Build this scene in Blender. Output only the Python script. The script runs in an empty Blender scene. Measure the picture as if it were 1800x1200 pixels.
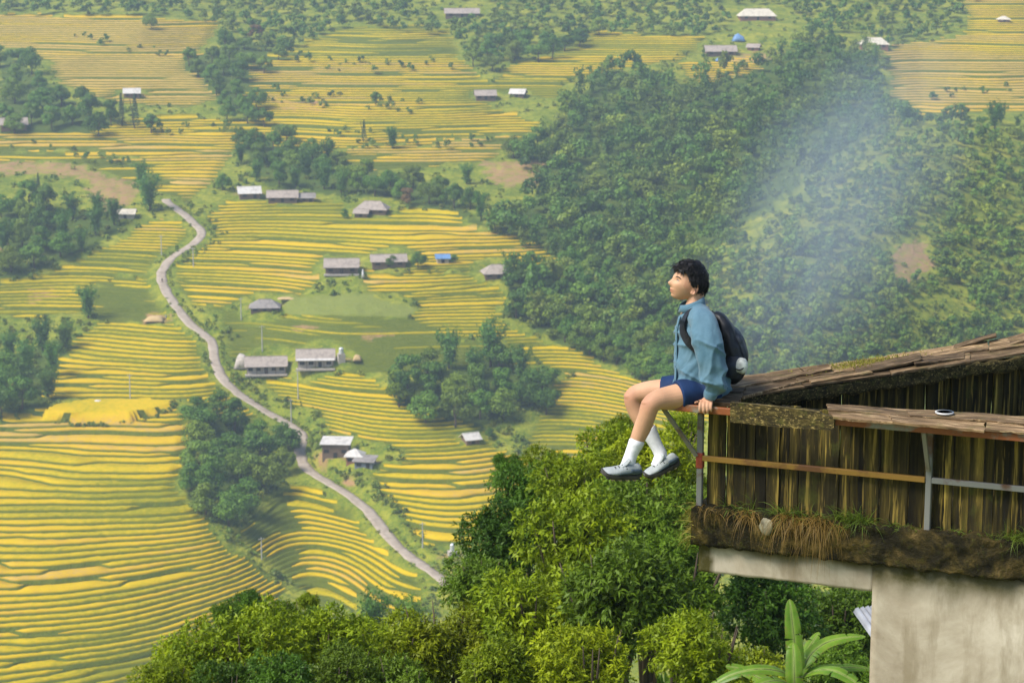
import bpy, bmesh, math, random
import numpy as np
from mathutils import Vector, Matrix

random.seed(7)
rng = np.random.default_rng(7)
SC = bpy.context.scene
COL = SC.collection

# ------------------------------------------------------------------ camera
PITCH = math.radians(10.87)
FPX = 4000.0                      # focal length in pixels of the 1800 px wide photograph
cam_d = bpy.data.cameras.new('camera')
cam_d.sensor_width = 36.0
cam_d.lens = 36.0 * FPX / 1800.0
cam_d.clip_start = 0.3
cam_d.clip_end = 6000.0
cam_d.dof.use_dof = True
cam_d.dof.focus_distance = 14.2
cam_d.dof.aperture_fstop = 8.0
cam = bpy.data.objects.new('camera', cam_d)
COL.objects.link(cam)
cam.location = (0, 0, 0)
cam.rotation_euler = (math.pi / 2 - PITCH, 0, 0)
SC.camera = cam

# ------------------------------------------------------------------ sky, sun, exposure
SUN = Vector((-0.62, -0.30, 0.85)).normalized()
world = bpy.data.worlds.new('World')
SC.world = world
world.use_nodes = True
wn = world.node_tree.nodes
wl = world.node_tree.links
wn.clear()
sky = wn.new('ShaderNodeTexSky')
sky.sky_type = 'NISHITA'
sky.sun_disc = False
sky.sun_elevation = math.asin(SUN.z)
sky.sun_rotation = math.atan2(SUN.x, SUN.y)
sky.altitude = 1200
sky.air_density = 1.0
sky.dust_density = 3.0
sky.ozone_density = 1.0
bg = wn.new('ShaderNodeBackground')
bg.inputs['Strength'].default_value = 0.10
wo = wn.new('ShaderNodeOutputWorld')
wl.new(sky.outputs[0], bg.inputs[0])
wl.new(bg.outputs[0], wo.inputs[0])
sun_d = bpy.data.lights.new('sun', 'SUN')
sun_d.energy = 2.9
sun_d.angle = math.radians(28)
sun_d.color = (1.0, 0.955, 0.88)
sun = bpy.data.objects.new('sun', sun_d)
COL.objects.link(sun)
sun.rotation_euler = SUN.to_track_quat('Z', 'Y').to_euler()
SC.view_settings.view_transform = 'Standard'
SC.view_settings.look = 'None'
SC.view_settings.gamma = 1.0
SC.view_settings.use_curve_mapping = False
SC.view_settings.exposure = 1.08
SC.render.engine = 'CYCLES'
SC.cycles.max_bounces = 6
SC.cycles.diffuse_bounces = 3
SC.cycles.glossy_bounces = 2
SC.cycles.transmission_bounces = 4
SC.cycles.volume_bounces = 0
SC.cycles.transparent_max_bounces = 4
SC.cycles.use_denoising = True
SC.cycles.volume_step_rate = 1.0
SC.cycles.volume_max_steps = 64

# ------------------------------------------------------------------ pixel -> ray helpers
cp, sp = math.cos(PITCH), math.sin(PITCH)
def ray(u, v):
    p, q = (u - 900.0) / FPX, (600.0 - v) / FPX
    return Vector((p, cp + q * sp, -sp + q * cp))
def at(u, v, d):                  # point on the pixel's ray, d metres along the camera axis
    return ray(u, v) * d
def project(x, y, z):
    d = y * cp - z * sp
    return 900.0 + FPX * x / d, 600.0 - FPX * (y * sp + z * cp) / d
def e_of_v(v):
    q = (600.0 - v) / FPX
    return (-sp + q * cp) / (cp + q * sp)

# ------------------------------------------------------------------ numpy noise
def vnoise(x, y, seed=0):
    x = np.asarray(x, float); y = np.asarray(y, float)
    x, y = np.broadcast_arrays(x, y)
    xi = np.floor(x).astype(np.int64); yi = np.floor(y).astype(np.int64)
    fx = x - xi; fy = y - yi
    fx = fx * fx * (3 - 2 * fx); fy = fy * fy * (3 - 2 * fy)
    def h(i, j):
        n = (i * 374761393 + j * 668265263 + seed * 974634777) & 0x7fffffff
        n = ((n ^ (n >> 13)) * 1274126177) & 0x7fffffff
        return ((n ^ (n >> 16)) & 0xffff) / 65535.0
    a = h(xi, yi); b = h(xi + 1, yi); c = h(xi, yi + 1); d = h(xi + 1, yi + 1)
    return (a + (b - a) * fx) * (1 - fy) + (c + (d - c) * fx) * fy
def fbm(x, y, seed=0, oct=3):
    s = 0; a = 0.5; t = 0
    for o in range(oct):
        s = s + a * vnoise(np.asarray(x) * 2 ** o, np.asarray(y) * 2 ** o, seed + o * 17); t += a; a *= 0.5
    return s / t
def sstep(e0, e1, x):
    t = np.clip((np.asarray(x, float) - e0) / (e1 - e0), 0, 1)
    return t * t * (3 - 2 * t)
def inpoly(u, v, poly):
    u = np.asarray(u, float); v = np.asarray(v, float)
    r = np.zeros(u.shape, bool)
    n = len(poly)
    for i in range(n):
        x0, y0 = poly[i]; x1, y1 = poly[(i + 1) % n]
        if y0 == y1:
            continue
        c = ((y0 > v) != (y1 > v)) & (u < (x1 - x0) * (v - y0) / (y1 - y0) + x0)
        r ^= c
    return r

# ------------------------------------------------------------------ object helpers
def tag(o, label=None, cat=None, group=None, kind=None):
    if label: o['label'] = label
    if cat: o['category'] = cat
    if group: o['group'] = group
    if kind: o['kind'] = kind
    return o
def empty(name, loc=(0, 0, 0), rz=0.0, label=None, cat=None, group=None):
    o = bpy.data.objects.new(name, None)
    o.empty_display_size = 0.2
    COL.objects.link(o)
    o.location = loc
    o.rotation_euler = (0, 0, rz)
    return tag(o, label, cat, group)
def link(name, me, mat=None, parent=None):
    if mat is not None and len(me.materials) == 0:
        me.materials.append(mat)
    o = bpy.data.objects.new(name, me)
    COL.objects.link(o)
    if parent is not None:
        o.parent = parent
    return o
def np_mesh(name, verts, faces, smooth=True):
    verts = np.asarray(verts, np.float32); faces = np.asarray(faces, np.int32)
    me = bpy.data.meshes.new(name)
    k = faces.shape[1]
    me.vertices.add(len(verts)); me.vertices.foreach_set('co', verts.ravel())
    me.loops.add(faces.size); me.loops.foreach_set('vertex_index', faces.ravel())
    me.polygons.add(len(faces))
    me.polygons.foreach_set('loop_start', np.arange(0, faces.size, k, dtype=np.int32))
    me.polygons.foreach_set('loop_total', np.full(len(faces), k, np.int32))
    me.update(calc_edges=True)
    if smooth:
        me.polygons.foreach_set('use_smooth', np.ones(len(faces), bool))
    me.validate()
    return me
def attr(me, name, vals):
    a = me.attributes.new(name, 'FLOAT', 'POINT')
    a.data.foreach_set('value', np.asarray(vals, np.float32).ravel())
def bm_mesh(bm, name, smooth=False):
    bmesh.ops.recalc_face_normals(bm, faces=bm.faces[:])
    me = bpy.data.meshes.new(name)
    bm.to_mesh(me); bm.free()
    if smooth:
        for p in me.polygons: p.use_smooth = True
    return me
def add_box(bm, cx, cy, cz, sx, sy, sz, M=None, bevel=0.0):
    vs = [Vector((cx + i * sx / 2, cy + j * sy / 2, cz + k * sz / 2)) for i in (-1, 1) for j in (-1, 1) for k in (-1, 1)]
    if M is not None: vs = [M @ p for p in vs]
    b = [bm.verts.new(p) for p in vs]
    for f in ((0, 1, 3, 2), (4, 6, 7, 5), (0, 4, 5, 1), (2, 3, 7, 6), (0, 2, 6, 4), (1, 5, 7, 3)):
        bm.faces.new([b[i] for i in f])
    return b
def add_tube(bm, pts, rad, n=8, cap=True):
    pts = [Vector(p) for p in pts]
    if not hasattr(rad, '__len__'): rad = [rad] * len(pts)
    rings = []
    prev = None
    for i, p in enumerate(pts):
        t = (pts[min(i + 1, len(pts) - 1)] - pts[max(i - 1, 0)]).normalized()
        ref = Vector((0, 0, 1)) if abs(t.z) < 0.9 else Vector((0, 1, 0))
        a = t.cross(ref).normalized() if prev is None else (prev - t * prev.dot(t)).normalized()
        prev = a
        b = t.cross(a)
        rings.append([bm.verts.new(p + (a * math.cos(2 * math.pi * k / n) + b * math.sin(2 * math.pi * k / n)) * rad[i]) for k in range(n)])
    for r0, r1 in zip(rings, rings[1:]):
        for k in range(n):
            bm.faces.new((r0[k], r0[(k + 1) % n], r1[(k + 1) % n], r1[k]))
    if cap:
        bm.faces.new(rings[0][::-1]); bm.faces.new(rings[-1])

# ------------------------------------------------------------------ materials
class NT:
    def __init__(self, name):
        self.m = bpy.data.materials.new(name); self.m.use_nodes = True
        self.t = self.m.node_tree; self.t.nodes.clear()
        self.out = self.n('ShaderNodeOutputMaterial')
    def n(self, typ, **kw):
        nd = self.t.nodes.new(typ)
        for k, v in kw.items(): setattr(nd, k, v)
        return nd
    def l(self, a, b): self.t.links.new(a, b)
    def val(self, sock, v):
        if hasattr(v, 'is_linked') or isinstance(v, bpy.types.NodeSocket): self.l(v, sock)
        else:
            if hasattr(v, '__len__') and len(v) == 3 and sock.type == 'RGBA': v = (*v, 1)
            sock.default_value = v
    def math(self, op, a, b=0.0, c=None, clamp=False):
        nd = self.n('ShaderNodeMath', operation=op, use_clamp=clamp)
        self.val(nd.inputs[0], a); self.val(nd.inputs[1], b)
        if c is not None: self.val(nd.inputs[2], c)
        return nd.outputs[0]
    def mix(self, f, a, b, mode='MIX'):
        nd = self.n('ShaderNodeMix', data_type='RGBA', blend_type=mode)
        self.val(nd.inputs[0], f); self.val(nd.inputs[6], a); self.val(nd.inputs[7], b)
        return nd.outputs[2]
    def coord(self, which='Object', scale=None):
        c = self.n('ShaderNodeTexCoord').outputs[which]
        if scale is not None:
            mp = self.n('ShaderNodeMapping'); mp.inputs['Scale'].default_value = scale
            self.l(c, mp.inputs[0]); c = mp.outputs[0]
        return c
    def pos(self, scale=None):
        c = self.n('ShaderNodeNewGeometry').outputs['Position']
        if scale is not None:
            mp = self.n('ShaderNodeMapping'); mp.inputs['Scale'].default_value = scale
            self.l(c, mp.inputs[0]); c = mp.outputs[0]
        return c
    def noise(self, vec, scale, detail=4, rough=0.55, dist=0.0):
        nd = self.n('ShaderNodeTexNoise'); self.l(vec, nd.inputs['Vector'])
        nd.inputs['Scale'].default_value = scale; nd.inputs['Detail'].default_value = detail
        nd.inputs['Roughness'].default_value = rough; nd.inputs['Distortion'].default_value = dist
        return nd.outputs[0]
    def ramp(self, f, stops):
        nd = self.n('ShaderNodeValToRGB'); self.l(f, nd.inputs[0])
        el = nd.color_ramp.elements
        while len(el) < len(stops): el.new(0.5)
        for e, (p, c) in zip(el, stops):
            e.position = p
            e.color = (*c, 1) if hasattr(c, '__len__') else (c, c, c, 1)
        return nd.outputs[0]
    def at(self, name):
        nd = self.n('ShaderNodeAttribute', attribute_name=name)
        return nd.outputs['Fac']
    def rand(self): return self.n('ShaderNodeObjectInfo').outputs['Random']
    def bump(self, h, strength=0.3, dist=0.02):
        nd = self.n('ShaderNodeBump'); nd.inputs['Strength'].default_value = strength
        nd.inputs['Distance'].default_value = dist; self.l(h, nd.inputs['Height'])
        return nd.outputs[0]
    def bsdf(self, col, rough=0.7, metal=0.0, spec=0.3, normal=None, sss=0.0, **kw):
        p = self.n('ShaderNodeBsdfPrincipled')
        self.val(p.inputs['Base Color'], col); self.val(p.inputs['Roughness'], rough)
        self.val(p.inputs['Metallic'], metal); self.val(p.inputs['Specular IOR Level'], spec)
        if normal is not None: self.l(normal, p.inputs['Normal'])
        if sss:
            p.inputs['Subsurface Weight'].default_value = sss
            p.inputs['Subsurface Radius'].default_value = (0.012, 0.005, 0.003)
            p.inputs['Subsurface Scale'].default_value = 1.0
        for k, v in kw.items(): self.val(p.inputs[k.replace('_', ' ')], v)
        return p.outputs[0]
    def done(self, sh):
        self.l(sh, self.out.inputs[0]); return self.m
def plain(name, col, rough=0.6, metal=0.0, spec=0.3, var=0.12, scale=6.0, bump=0.0):
    t = NT(name)
    n = t.noise(t.coord('Object'), scale, 5)
    d = tuple(c * (1 - var * 2) for c in col)
    b = tuple(min(1, c * (1 + var * 1.5)) for c in col)
    c = t.ramp(n, [(0.3, d), (0.7, b)])
    nm = t.bump(n, bump, 0.01) if bump else None
    return t.done(t.bsdf(c, rough, metal, spec, nm))
def leafmat(name, dark, light, warm, trans=0.35, scale=1.2, rough=0.5, spec=0.25, hue=0.5):
    t = NT(name)
    g = t.n('ShaderNodeNewGeometry')
    n = t.noise(t.coord('Object'), scale, 3)
    r = t.math('FRACT', t.math('ADD', t.rand(), t.at('tint')))
    c = t.ramp(n, [(0.3, dark), (0.68, light)])
    isl = g.outputs['Random Per Island']
    c = t.mix(t.math('MULTIPLY', isl, 0.55), c, light)
    w = t.math('MULTIPLY', t.math('SUBTRACT', r, 0.45, clamp=True), hue * 1.8)
    c = t.mix(w, c, warm)
    hs = t.n('ShaderNodeHueSaturation')
    t.val(hs.inputs['Value'], t.math('ADD', t.math('MULTIPLY', t.math('FRACT', t.math('MULTIPLY', r, 7.31)), 0.5), 0.75))
    t.val(hs.inputs['Color'], c)
    c = hs.outputs[0]
    p = t.bsdf(c, rough, 0, spec)
    tr = t.n('ShaderNodeBsdfTranslucent'); t.l(c, tr.inputs[0])
    mx = t.n('ShaderNodeMixShader'); mx.inputs[0].default_value = trans
    t.l(p, mx.inputs[1]); t.l(tr.outputs[0], mx.inputs[2])
    return t.done(mx.outputs[0])

# ================================================================== TERRAIN
YN = [-60, 0, 14, 25, 35, 60, 100, 200, 350, 430, 470, 500, 520, 570, 640, 720, 810, 880, 960, 1060, 1180, 1300, 1450, 1700, 1900]
ZN = [-3, -7, -10, -13, -17.5, -29, -47, -94, -163, -190, -190.5, -188, -185, -170, -156.5, -138, -115, -102.5, -87.5, -70, -48, -22, 20, 95, 120]
_yg = np.arange(-60, 1901, 2.0)
_zg = np.interp(_yg, YN, ZN)
_k = np.hanning(25); _k /= _k.sum()
_zs = np.convolve(np.pad(_zg, 12, mode='edge'), _k, mode='valid')
_w = sstep(380, 460, _yg)
_zg = _zg * (1 - _w) + _zs * _w
def base_z(x, y):
    """height of the smooth hillside at world x, y (no terraces)"""
    x = np.asarray(x, float); y = np.asarray(y, float)
    z = np.interp(y, _yg, _zg)
    far = sstep(430, 500, y)
    def bump(cx, cy, sx, sy, A, rot=0.0):
        c, s = math.cos(rot), math.sin(rot)
        dx, dy = x - cx, y - cy
        p, q = c * dx + s * dy, -s * dx + c * dy
        return A * np.exp(-0.5 * ((p / sx) ** 2 + (q / sy) ** 2))
    dz = bump(-165, 512, 62, 42, 6.5)                    # shoulder of the near left spur
    dz += bump(-108, 640, 34, 26, 1.0)                  # rounded cap of that spur
    dz += bump(-66, 640, 12, 70, -7.5, 0.20)            # gully with the tree clump
    dz += bump(-55, 560, 16, 40, -7.5, -0.30)
    dz += bump(24, 640, 24, 60, -8.0, -0.10)            # stream valley right of the lower field
    dz += bump(72, 705, 36, 46, 10.0)
    dz += bump(130, 740, 70, 90, 9.0)
    dz += bump(-40, 760, 42, 45, 5.5)
    dz += bump(-150, 760, 40, 40, -5.0)
    dz += bump(60, 900, 60, 60, -5.0)
    dz += bump(170, 860, 70, 80, 6.0)
    dz += bump(128, 800, 20, 85, 12.0, -0.45)           # ridge above the seated man
    dz += bump(80, 860, 16, 70, -7.0, -0.45)            # its side valley
    dz += bump(190, 790, 22, 60, -6.0, -0.3)
    dz += (fbm(x / 60, y / 60, 3, 2) - 0.5) * 6.0
    dz += (fbm(x / 19, y / 19, 9, 2) - 0.5) * 0.5
    near = 4.5 * np.exp(-0.5 * (((x - 3.0) / 4.0) ** 2 + ((y - 42) / 9.0) ** 2))      # knoll carrying the bushes in front
    return z + dz * far + near * (y < 200)
NA, A0, A1 = 350, -0.285, 0.285
AX = np.linspace(A0, A1, NA)
YF = np.arange(440, 1900, 1.0)
ZF = base_z(AX[:, None] * YF[None, :], YF[None, :].repeat(NA, 0))
for j in range(NA):                                     # every column climbs away from the valley floor
    i0 = int(np.argmin(ZF[j, :60])); zc = ZF[j]
    zc[:i0] = zc[i0] - 0.012 * (i0 - np.arange(i0))
    d = np.maximum(np.diff(zc), 0.022)
    ZF[j] = zc[0] + np.concatenate([[0], np.cumsum(d)]) - (np.cumsum(d)[-1] - (zc[-1] - zc[0])) * sstep(700, 1900, YF)
    d = np.maximum(np.diff(ZF[j]), 0.02)
    ZF[j] = ZF[j][0] + np.concatenate([[0], np.cumsum(d)])
def ground_z(x, y):
    """height of the hillside surface used everywhere below"""
    if y < 445: return float(base_z(x, y))
    a = (x / y - A0) / (A1 - A0) * (NA - 1); a = min(max(a, 0), NA - 1.001); i = int(a); f = a - i
    b = min(max(y - 440, 0), len(YF) - 1.001); k = int(b); g = b - k
    return float((ZF[i, k] * (1 - f) + ZF[i + 1, k] * f) * (1 - g) + (ZF[i, k + 1] * (1 - f) + ZF[i + 1, k + 1] * f) * g)
def hit(u, v):
    """where the ray through a photograph pixel meets the far hillside"""
    r = ray(u, v); a = r.x / r.y; e = r.z / r.y
    fa = min(max((a - A0) / (A1 - A0) * (NA - 1), 0), NA - 1.001); i = int(fa); f = fa - i
    col = ZF[i] * (1 - f) + ZF[i + 1] * f
    w = np.nonzero((col > e * YF) & (YF > 470))[0]
    if len(w) == 0: k = len(YF) - 2
    else: k = max(w[0] - 1, 0)
    g0 = col[k] - e * YF[k]; g1 = col[k + 1] - e * YF[k + 1]
    t = 0 if g1 == g0 else min(max(-g0 / (g1 - g0), 0), 1)
    y = YF[k] + t
    return Vector((a * y, y, col[k] * (1 - t) + col[k + 1] * t))

# ---- the road's centre line, the clearings round the houses
ROADPX = [(790, 1030), (768, 1010), (735, 988), (700, 962), (676, 932), (655, 905), (628, 880), (595, 858), (560, 838), (538, 822), (530, 805), (528, 785), (532, 768),
          (520, 752), (490, 735), (455, 715), (420, 692), (398, 672), (382, 648), (376, 625), (375, 603), (352, 582), (330, 565), (308, 535), (290, 508),
          (284, 485), (290, 465), (310, 447), (340, 428), (356, 412), (348, 398), (325, 378), (298, 358), (292, 350)]
_rp = [hit(*p) for p in ROADPX]
ROAD = []
for i in range(len(_rp) - 1):
    p0, p1, p2, p3 = _rp[max(i - 1, 0)], _rp[i], _rp[i + 1], _rp[min(i + 2, len(_rp) - 1)]
    for s in range(6):
        t = s / 6
        ROAD.append(0.5 * ((2 * p1) + (p2 - p0) * t + (2 * p0 - 5 * p1 + 4 * p2 - p3) * t * t + (3 * p1 - p0 - 3 * p2 + p3) * t ** 3))
ROAD.append(_rp[-1])
RD = np.array([tuple(p) for p in ROAD])
for _ in range(6): RD[1:-1] = (RD[:-2] + RD[1:-1] * 2 + RD[2:]) / 4
def road_dist(x, y):
    """distance to the road and the road's height there"""
    best = np.full(np.shape(x), 1e9); bz = np.zeros(np.shape(x))
    for i in range(0, len(RD) - 1, 2):
        a = RD[i]; b = RD[min(i + 2, len(RD) - 1)]
        d = b - a; L = d[0] ** 2 + d[1] ** 2 + 1e-9
        t = np.clip(((x - a[0]) * d[0] + (y - a[1]) * d[1]) / L, 0, 1)
        q = np.hypot(x - a[0] - t * d[0], y - a[1] - t * d[1])
        w = q < best
        best = np.where(w, q, best); bz = np.where(w, a[2] + t * d[2], bz)
    return best, bz

# ---- rice fields traced on the hillside (pixel outlines dropped onto the ground); p = share of strips under rice
FIELDS = [
    ('lower left spur', 1.0, 0.42, [(-400, 770), (0, 752), (60, 725), (150, 705), (300, 700), (325, 745), (322, 800), (312, 855), (345, 905), (400, 960), (455, 1008), (500, 1035), (500, 1060), (450, 1100), (430, 1300), (-400, 1300)]),
    ('small terraces left of the road', 0.86, 0.55, [(70, 700), (95, 640), (130, 600), (165, 570), (300, 568), (366, 604), (368, 650), (392, 690), (440, 722), (470, 745), (400, 735), (310, 705), (150, 705)]),
    ('upper left strips', 0.9, 0.40, [(-200, 560), (10, 495), (100, 470), (200, 425), (285, 385), (335, 400), (340, 425), (300, 447), (272, 478), (215, 480), (150, 515), (145, 545), (40, 560)]),
    ('wide middle field', 1.0, 0.45, [(300, 455), (365, 410), (440, 362), (560, 345), (640, 366), (800, 372), (830, 398), (940, 428), (1015, 465), (960, 475), (840, 468), (640, 480), (560, 492), (520, 518), (430, 525), (390, 545), (310, 540), (300, 500)]),
    ('middle right nose', 1.0, 0.55, [(640, 484), (850, 474), (890, 500), (905, 528), (868, 548), (905, 583), (1000, 608), (1080, 650), (1200, 695), (1330, 760), (1200, 740), (1090, 705), (985, 655), (880, 596), (790, 602), (700, 572), (740, 548), (730, 525), (640, 512)]),
    ('right lower strips', 0.8, 0.35, [(990, 662), (1150, 705), (1200, 745), (1180, 800), (1000, 805), (920, 785), (960, 720)]),
    ('lower middle field', 1.0, 0.42, [(430, 662), (620, 655), (660, 672), (740, 722), (845, 752), (870, 790), (930, 812), (960, 900), (900, 990), (790, 985), (735, 955), (700, 900), (665, 850), (642, 815), (705, 812), (700, 785), (640, 770), (570, 765), (562, 725), (500, 705)]),
    ('strips below the road', 0.62, 0.45, [(520, 848), (590, 872), (640, 915), (680, 952), (750, 1012), (760, 1060), (690, 1080), (600, 1040), (530, 1000), (430, 935)]),
    ('hazy upper left field', 1.0, 0.88, [(-300, 25), (240, 28), (390, 40), (375, 85), (330, 110), (350, 150), (390, 180), (330, 190), (200, 185), (100, 150), (90, 110), (40, 90), (-300, 70)]),
    ('upper left slope', 0.97, 0.6, [(-200, 236), (150, 233), (300, 205), (480, 215), (470, 240), (420, 262), (385, 300), (365, 335), (330, 365), (290, 330), (250, 275), (150, 262), (-200, 268)]),
    ('field above the white hut', 0.9, 0.6, [(345, 395), (420, 350), (540, 352), (470, 365), (380, 400)]),
    ('upper middle patches', 0.66, 0.45, [(530, 75), (640, 45), (720, 40), (790, 52), (820, 110), (870, 150), (860, 195), (945, 212), (950, 232), (700, 258), (480, 262), (470, 200), (430, 190), (430, 120)]),
    ('upper right of centre', 0.85, 0.35, [(830, 160), (920, 112), (1060, 60), (1240, 70), (1200, 112), (1000, 142), (985, 172), (870, 172)]),
    ('field by the blue tarp', 0.85, 0.7, [(1195, 112), (1340, 98), (1345, 125), (1230, 155)]),
    ('weedy strips round the houses', 0.34, 0.25, [(395, 548), (500, 553), (720, 560), (800, 605), (880, 600), (950, 640), (880, 650), (700, 655), (620, 652), (430, 655), (385, 620)]),
    ('weedy strips left of the upper road', 0.42, 0.35, [(150, 518), (215, 482), (268, 482), (285, 515), (350, 592), (300, 566), (165, 568)]),
    ('weedy bank below the upper slope', 0.45, 0.5, [(-200, 270), (150, 264), (250, 277), (330, 368), (285, 345), (230, 318), (120, 285), (-200, 282)]),
    ('weedy strips in the gully', 0.36, 0.4, [(420, 935), (500, 870), (540, 1000), (600, 1045), (690, 1085), (560, 1075), (480, 1000)]),
    ('patches below the upper meadow', 0.6, 0.6, [(475, 262), (700, 260), (940, 234), (880, 262), (860, 285), (640, 300), (560, 270)]),
    ('upper right terraces', 1.0, 0.85, [(1555, 88), (1640, 70), (1700, 55), (1695, -5), (2200, -5), (2200, 205), (1720, 195), (1620, 208), (1560, 150)]),
]
MEADOW = [(495, 520), (640, 518), (735, 542), (720, 557), (500, 552)]
SOIL = [[(-50, 425), (18, 430), (15, 445), (-50, 450)], [(50, 512), (100, 505), (95, 520), (48, 535)], [(250, 548), (292, 548), (300, 565), (250, 566)], [(-100, 284), (120, 288), (232, 322), (245, 345), (200, 378), (150, 345), (170, 320), (100, 305), (-100, 302)],
        [(850, 285), (960, 282), (950, 330), (870, 325)], [(485, 175), (570, 178), (560, 195), (490, 192)], [(1572, 430), (1625, 425), (1640, 470), (1590, 500), (1565, 460)], [(555, 790), (580, 792), (585, 820), (555, 822)], [(608, 838), (625, 842), (620, 858), (608, 850)],
        [(640, 588), (690, 584), (690, 592), (640, 598)], [(520, 570), (560, 572), (555, 582), (520, 580)], [(1280, 100), (1360, 90), (1360, 106), (1285, 108)]]
PADS = [(436, 340, 9), (500, 348, 9), (540, 350, 6), (654, 370, 10), (601, 468, 10), (690, 455, 9), (872, 477, 9), (465, 538, 9), (468, 640, 9), (555, 632, 9), (600, 632, 5), (592, 800, 8), (622, 805, 6), (645, 812, 6), (827, 772, 4),
        (812, 25, 9), (855, 168, 7), (910, 166, 6), (1330, 28, 10), (1268, 90, 9), (1535, 82, 9), (232, 165, 7), (25, 218, 10), (222, 378, 6), (790, 975, 5)]
PADW = [(hit(u, v), r) for u, v, r in PADS]

H = 0.72
zl = np.arange(-189.0, -30.0, H)
NL = len(zl)
yk = np.stack([np.interp(zl, ZF[j], YF) for j in range(NA)])           # (NA, NL) contour positions
gap = np.diff(yk, axis=1); gap = np.concatenate([gap, gap[:, -1:]], 1)
aa = AX[:, None] * 700.0
kk = np.arange(NL)[None, :]
jit = (vnoise(aa / 2.6, kk * 9.1, 24) - 0.5) * 0.34 + (vnoise(aa / 9.0, kk * 7.3, 21) - 0.5) * 0.5 + (vnoise(aa / 30.0, kk * 3.7, 22) - 0.5) * 0.5
mg = sstep(0.70, 0.80, vnoise(aa / 34.0 + kk * 0.9, kk * 0.61 + 40, 23)) * 0.93
amp = np.minimum(gap, 3.2)
yk = yk + amp * jit * 0.38
yk = yk + (np.concatenate([yk[:, 1:], yk[:, -1:] + gap[:, -1:]], 1) - yk) * mg * sstep(9.0, 5.0, gap)
for k in range(1, NL):
    yk[:, k] = np.maximum(yk[:, k], yk[:, k - 1] + 0.12)
gap = np.diff(yk, axis=1); gap = np.concatenate([gap, gap[:, -1:]], 1)

BASEZ = lambda x, y: np.interp(y, YF, ZF[0])
def zf_at(ai, y):                                                      # surface height per column
    out = np.empty_like(y)
    for j in range(y.shape[0]): out[j] = np.interp(y[j], YF, ZF[j])
    return out
def field_mask(u, v, x, y):
    fu = u + (vnoise(x / 5.0, y / 5.0, 31) - 0.5) * 14 + (vnoise(x / 17.0, y / 17.0, 33) - 0.5) * 26
    fv = v + (vnoise(x / 5.0, y / 5.0, 32) - 0.5) * 8 + (vnoise(x / 17.0, y / 17.0, 34) - 0.5) * 10
    m = np.zeros(u.shape); fid = np.full(u.shape, -1); rp = np.full(u.shape, 0.5); pr = np.zeros(u.shape)
    for i, (nm, p, ripe, poly) in enumerate(FIELDS):
        w = inpoly(fu, fv, poly)
        m[w] = 1; fid[w] = i; rp[w] = ripe; pr[w] = p
    return m, fid, rp, pr
X0 = AX[:, None] * yk
u0, v0 = project(X0, yk, zf_at(None, yk))
FM, FID, RIPE, PROB = field_mask(u0, v0, X0, yk)
rdist, rz = road_dist(X0, yk)
T = FM * sstep(3.0, 5.5, rdist)
for p, r in PADW:
    T = T * sstep(r * 0.75, r * 1.15, np.hypot(X0 - p.x, (yk - p.y) * 0.8))
for q in range(2): T[1:-1] = (T[:-2] + 2 * T[1:-1] + T[2:]) / 4
strip = vnoise(aa / 22.0 + kk * 5.3, kk * 1.0 + 0.5, 51)
RICE = (T > 0.55) & (strip < PROB * 1.02 + 0.03) & (gap > 0.9)
RICE[:, -1] = False
# vertex rows per level: bank foot, bank lip, rice foot, rice crest front, rice crest back
Zk = zl[None, :].repeat(NA, 0)
bank = np.minimum(0.40, gap * 0.25)
RH = 0.45
RF = RICE.astype(float)
for _ in range(14): RF[1:-1] = (RF[:-2] + 2 * RF[1:-1] + RF[2:]) / 4
RF = np.where(RICE, np.clip((RF - 0.45) / 0.45, 0.05, 1), RF)          # stands taper to a point where they end
def rows():
    out = []
    nyk = np.concatenate([yk[:, 1:], yk[:, -1:] + gap[:, -1:]], 1)
    mid = yk + gap * 0.45; w = np.where(RICE, RF, 1.0); lp = lambda a: mid * (1 - w) + a * w
    out.append((yk - bank, Zk - H, 0.0)); out.append((yk, Zk, 0.0)); out.append((lp(yk + np.minimum(0.22, gap * 0.15)), Zk, 0.0))
    out.append((lp(yk + np.minimum(0.42, gap * 0.3)), Zk, 1.0)); out.append((lp(np.maximum(nyk - np.minimum(0.75, gap * 0.45), yk + gap * 0.35)), Zk, 1.0))
    return out
RW = rows()
NR = 5
VY = np.stack([r[0] for r in RW], 2).reshape(NA, NL * NR)
for k in range(1, VY.shape[1]): VY[:, k] = np.maximum(VY[:, k], VY[:, k - 1] + 0.01)
VS = np.stack([r[1] for r in RW], 2).reshape(NA, NL * NR)
VR = np.stack([np.full((NA, NL), r[2]) for r in RW], 2).reshape(NA, NL * NR)
rep = lambda q: np.repeat(q[:, :, None], NR, 2).reshape(NA, NL * NR)
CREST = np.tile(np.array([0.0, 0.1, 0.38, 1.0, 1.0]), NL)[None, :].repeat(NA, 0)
Tm = T.copy()
Tf = rep(Tm)
VX = AX[:, None] * VY
ZB = zf_at(None, VY)
scrub = (fbm(VX / 3.2, VY / 3.2, 61, 3) - 0.45) * 1.3 * (1 - sstep(0.2, 0.7, Tf))
VZ = (ZB + scrub) * (1 - Tf) + VS * Tf
VZ += rep(RF * RICE) * VR * (RH + (fbm(VX / 1.5, VY / 1.2, 62, 3) - 0.5) * 0.30)
rd, rzz = road_dist(VX, VY)
wr = 1 - sstep(2.2, 4.6, rd)
VZ = VZ * (1 - wr) + (rzz - 0.10) * wr
for p, r in PADW:
    w = (1 - sstep(r * 0.55, r * 1.0, np.hypot(VX - p.x, VY - p.y))) * (1 - wr)
    VZ = VZ * (1 - w) + p.z * w
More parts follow.
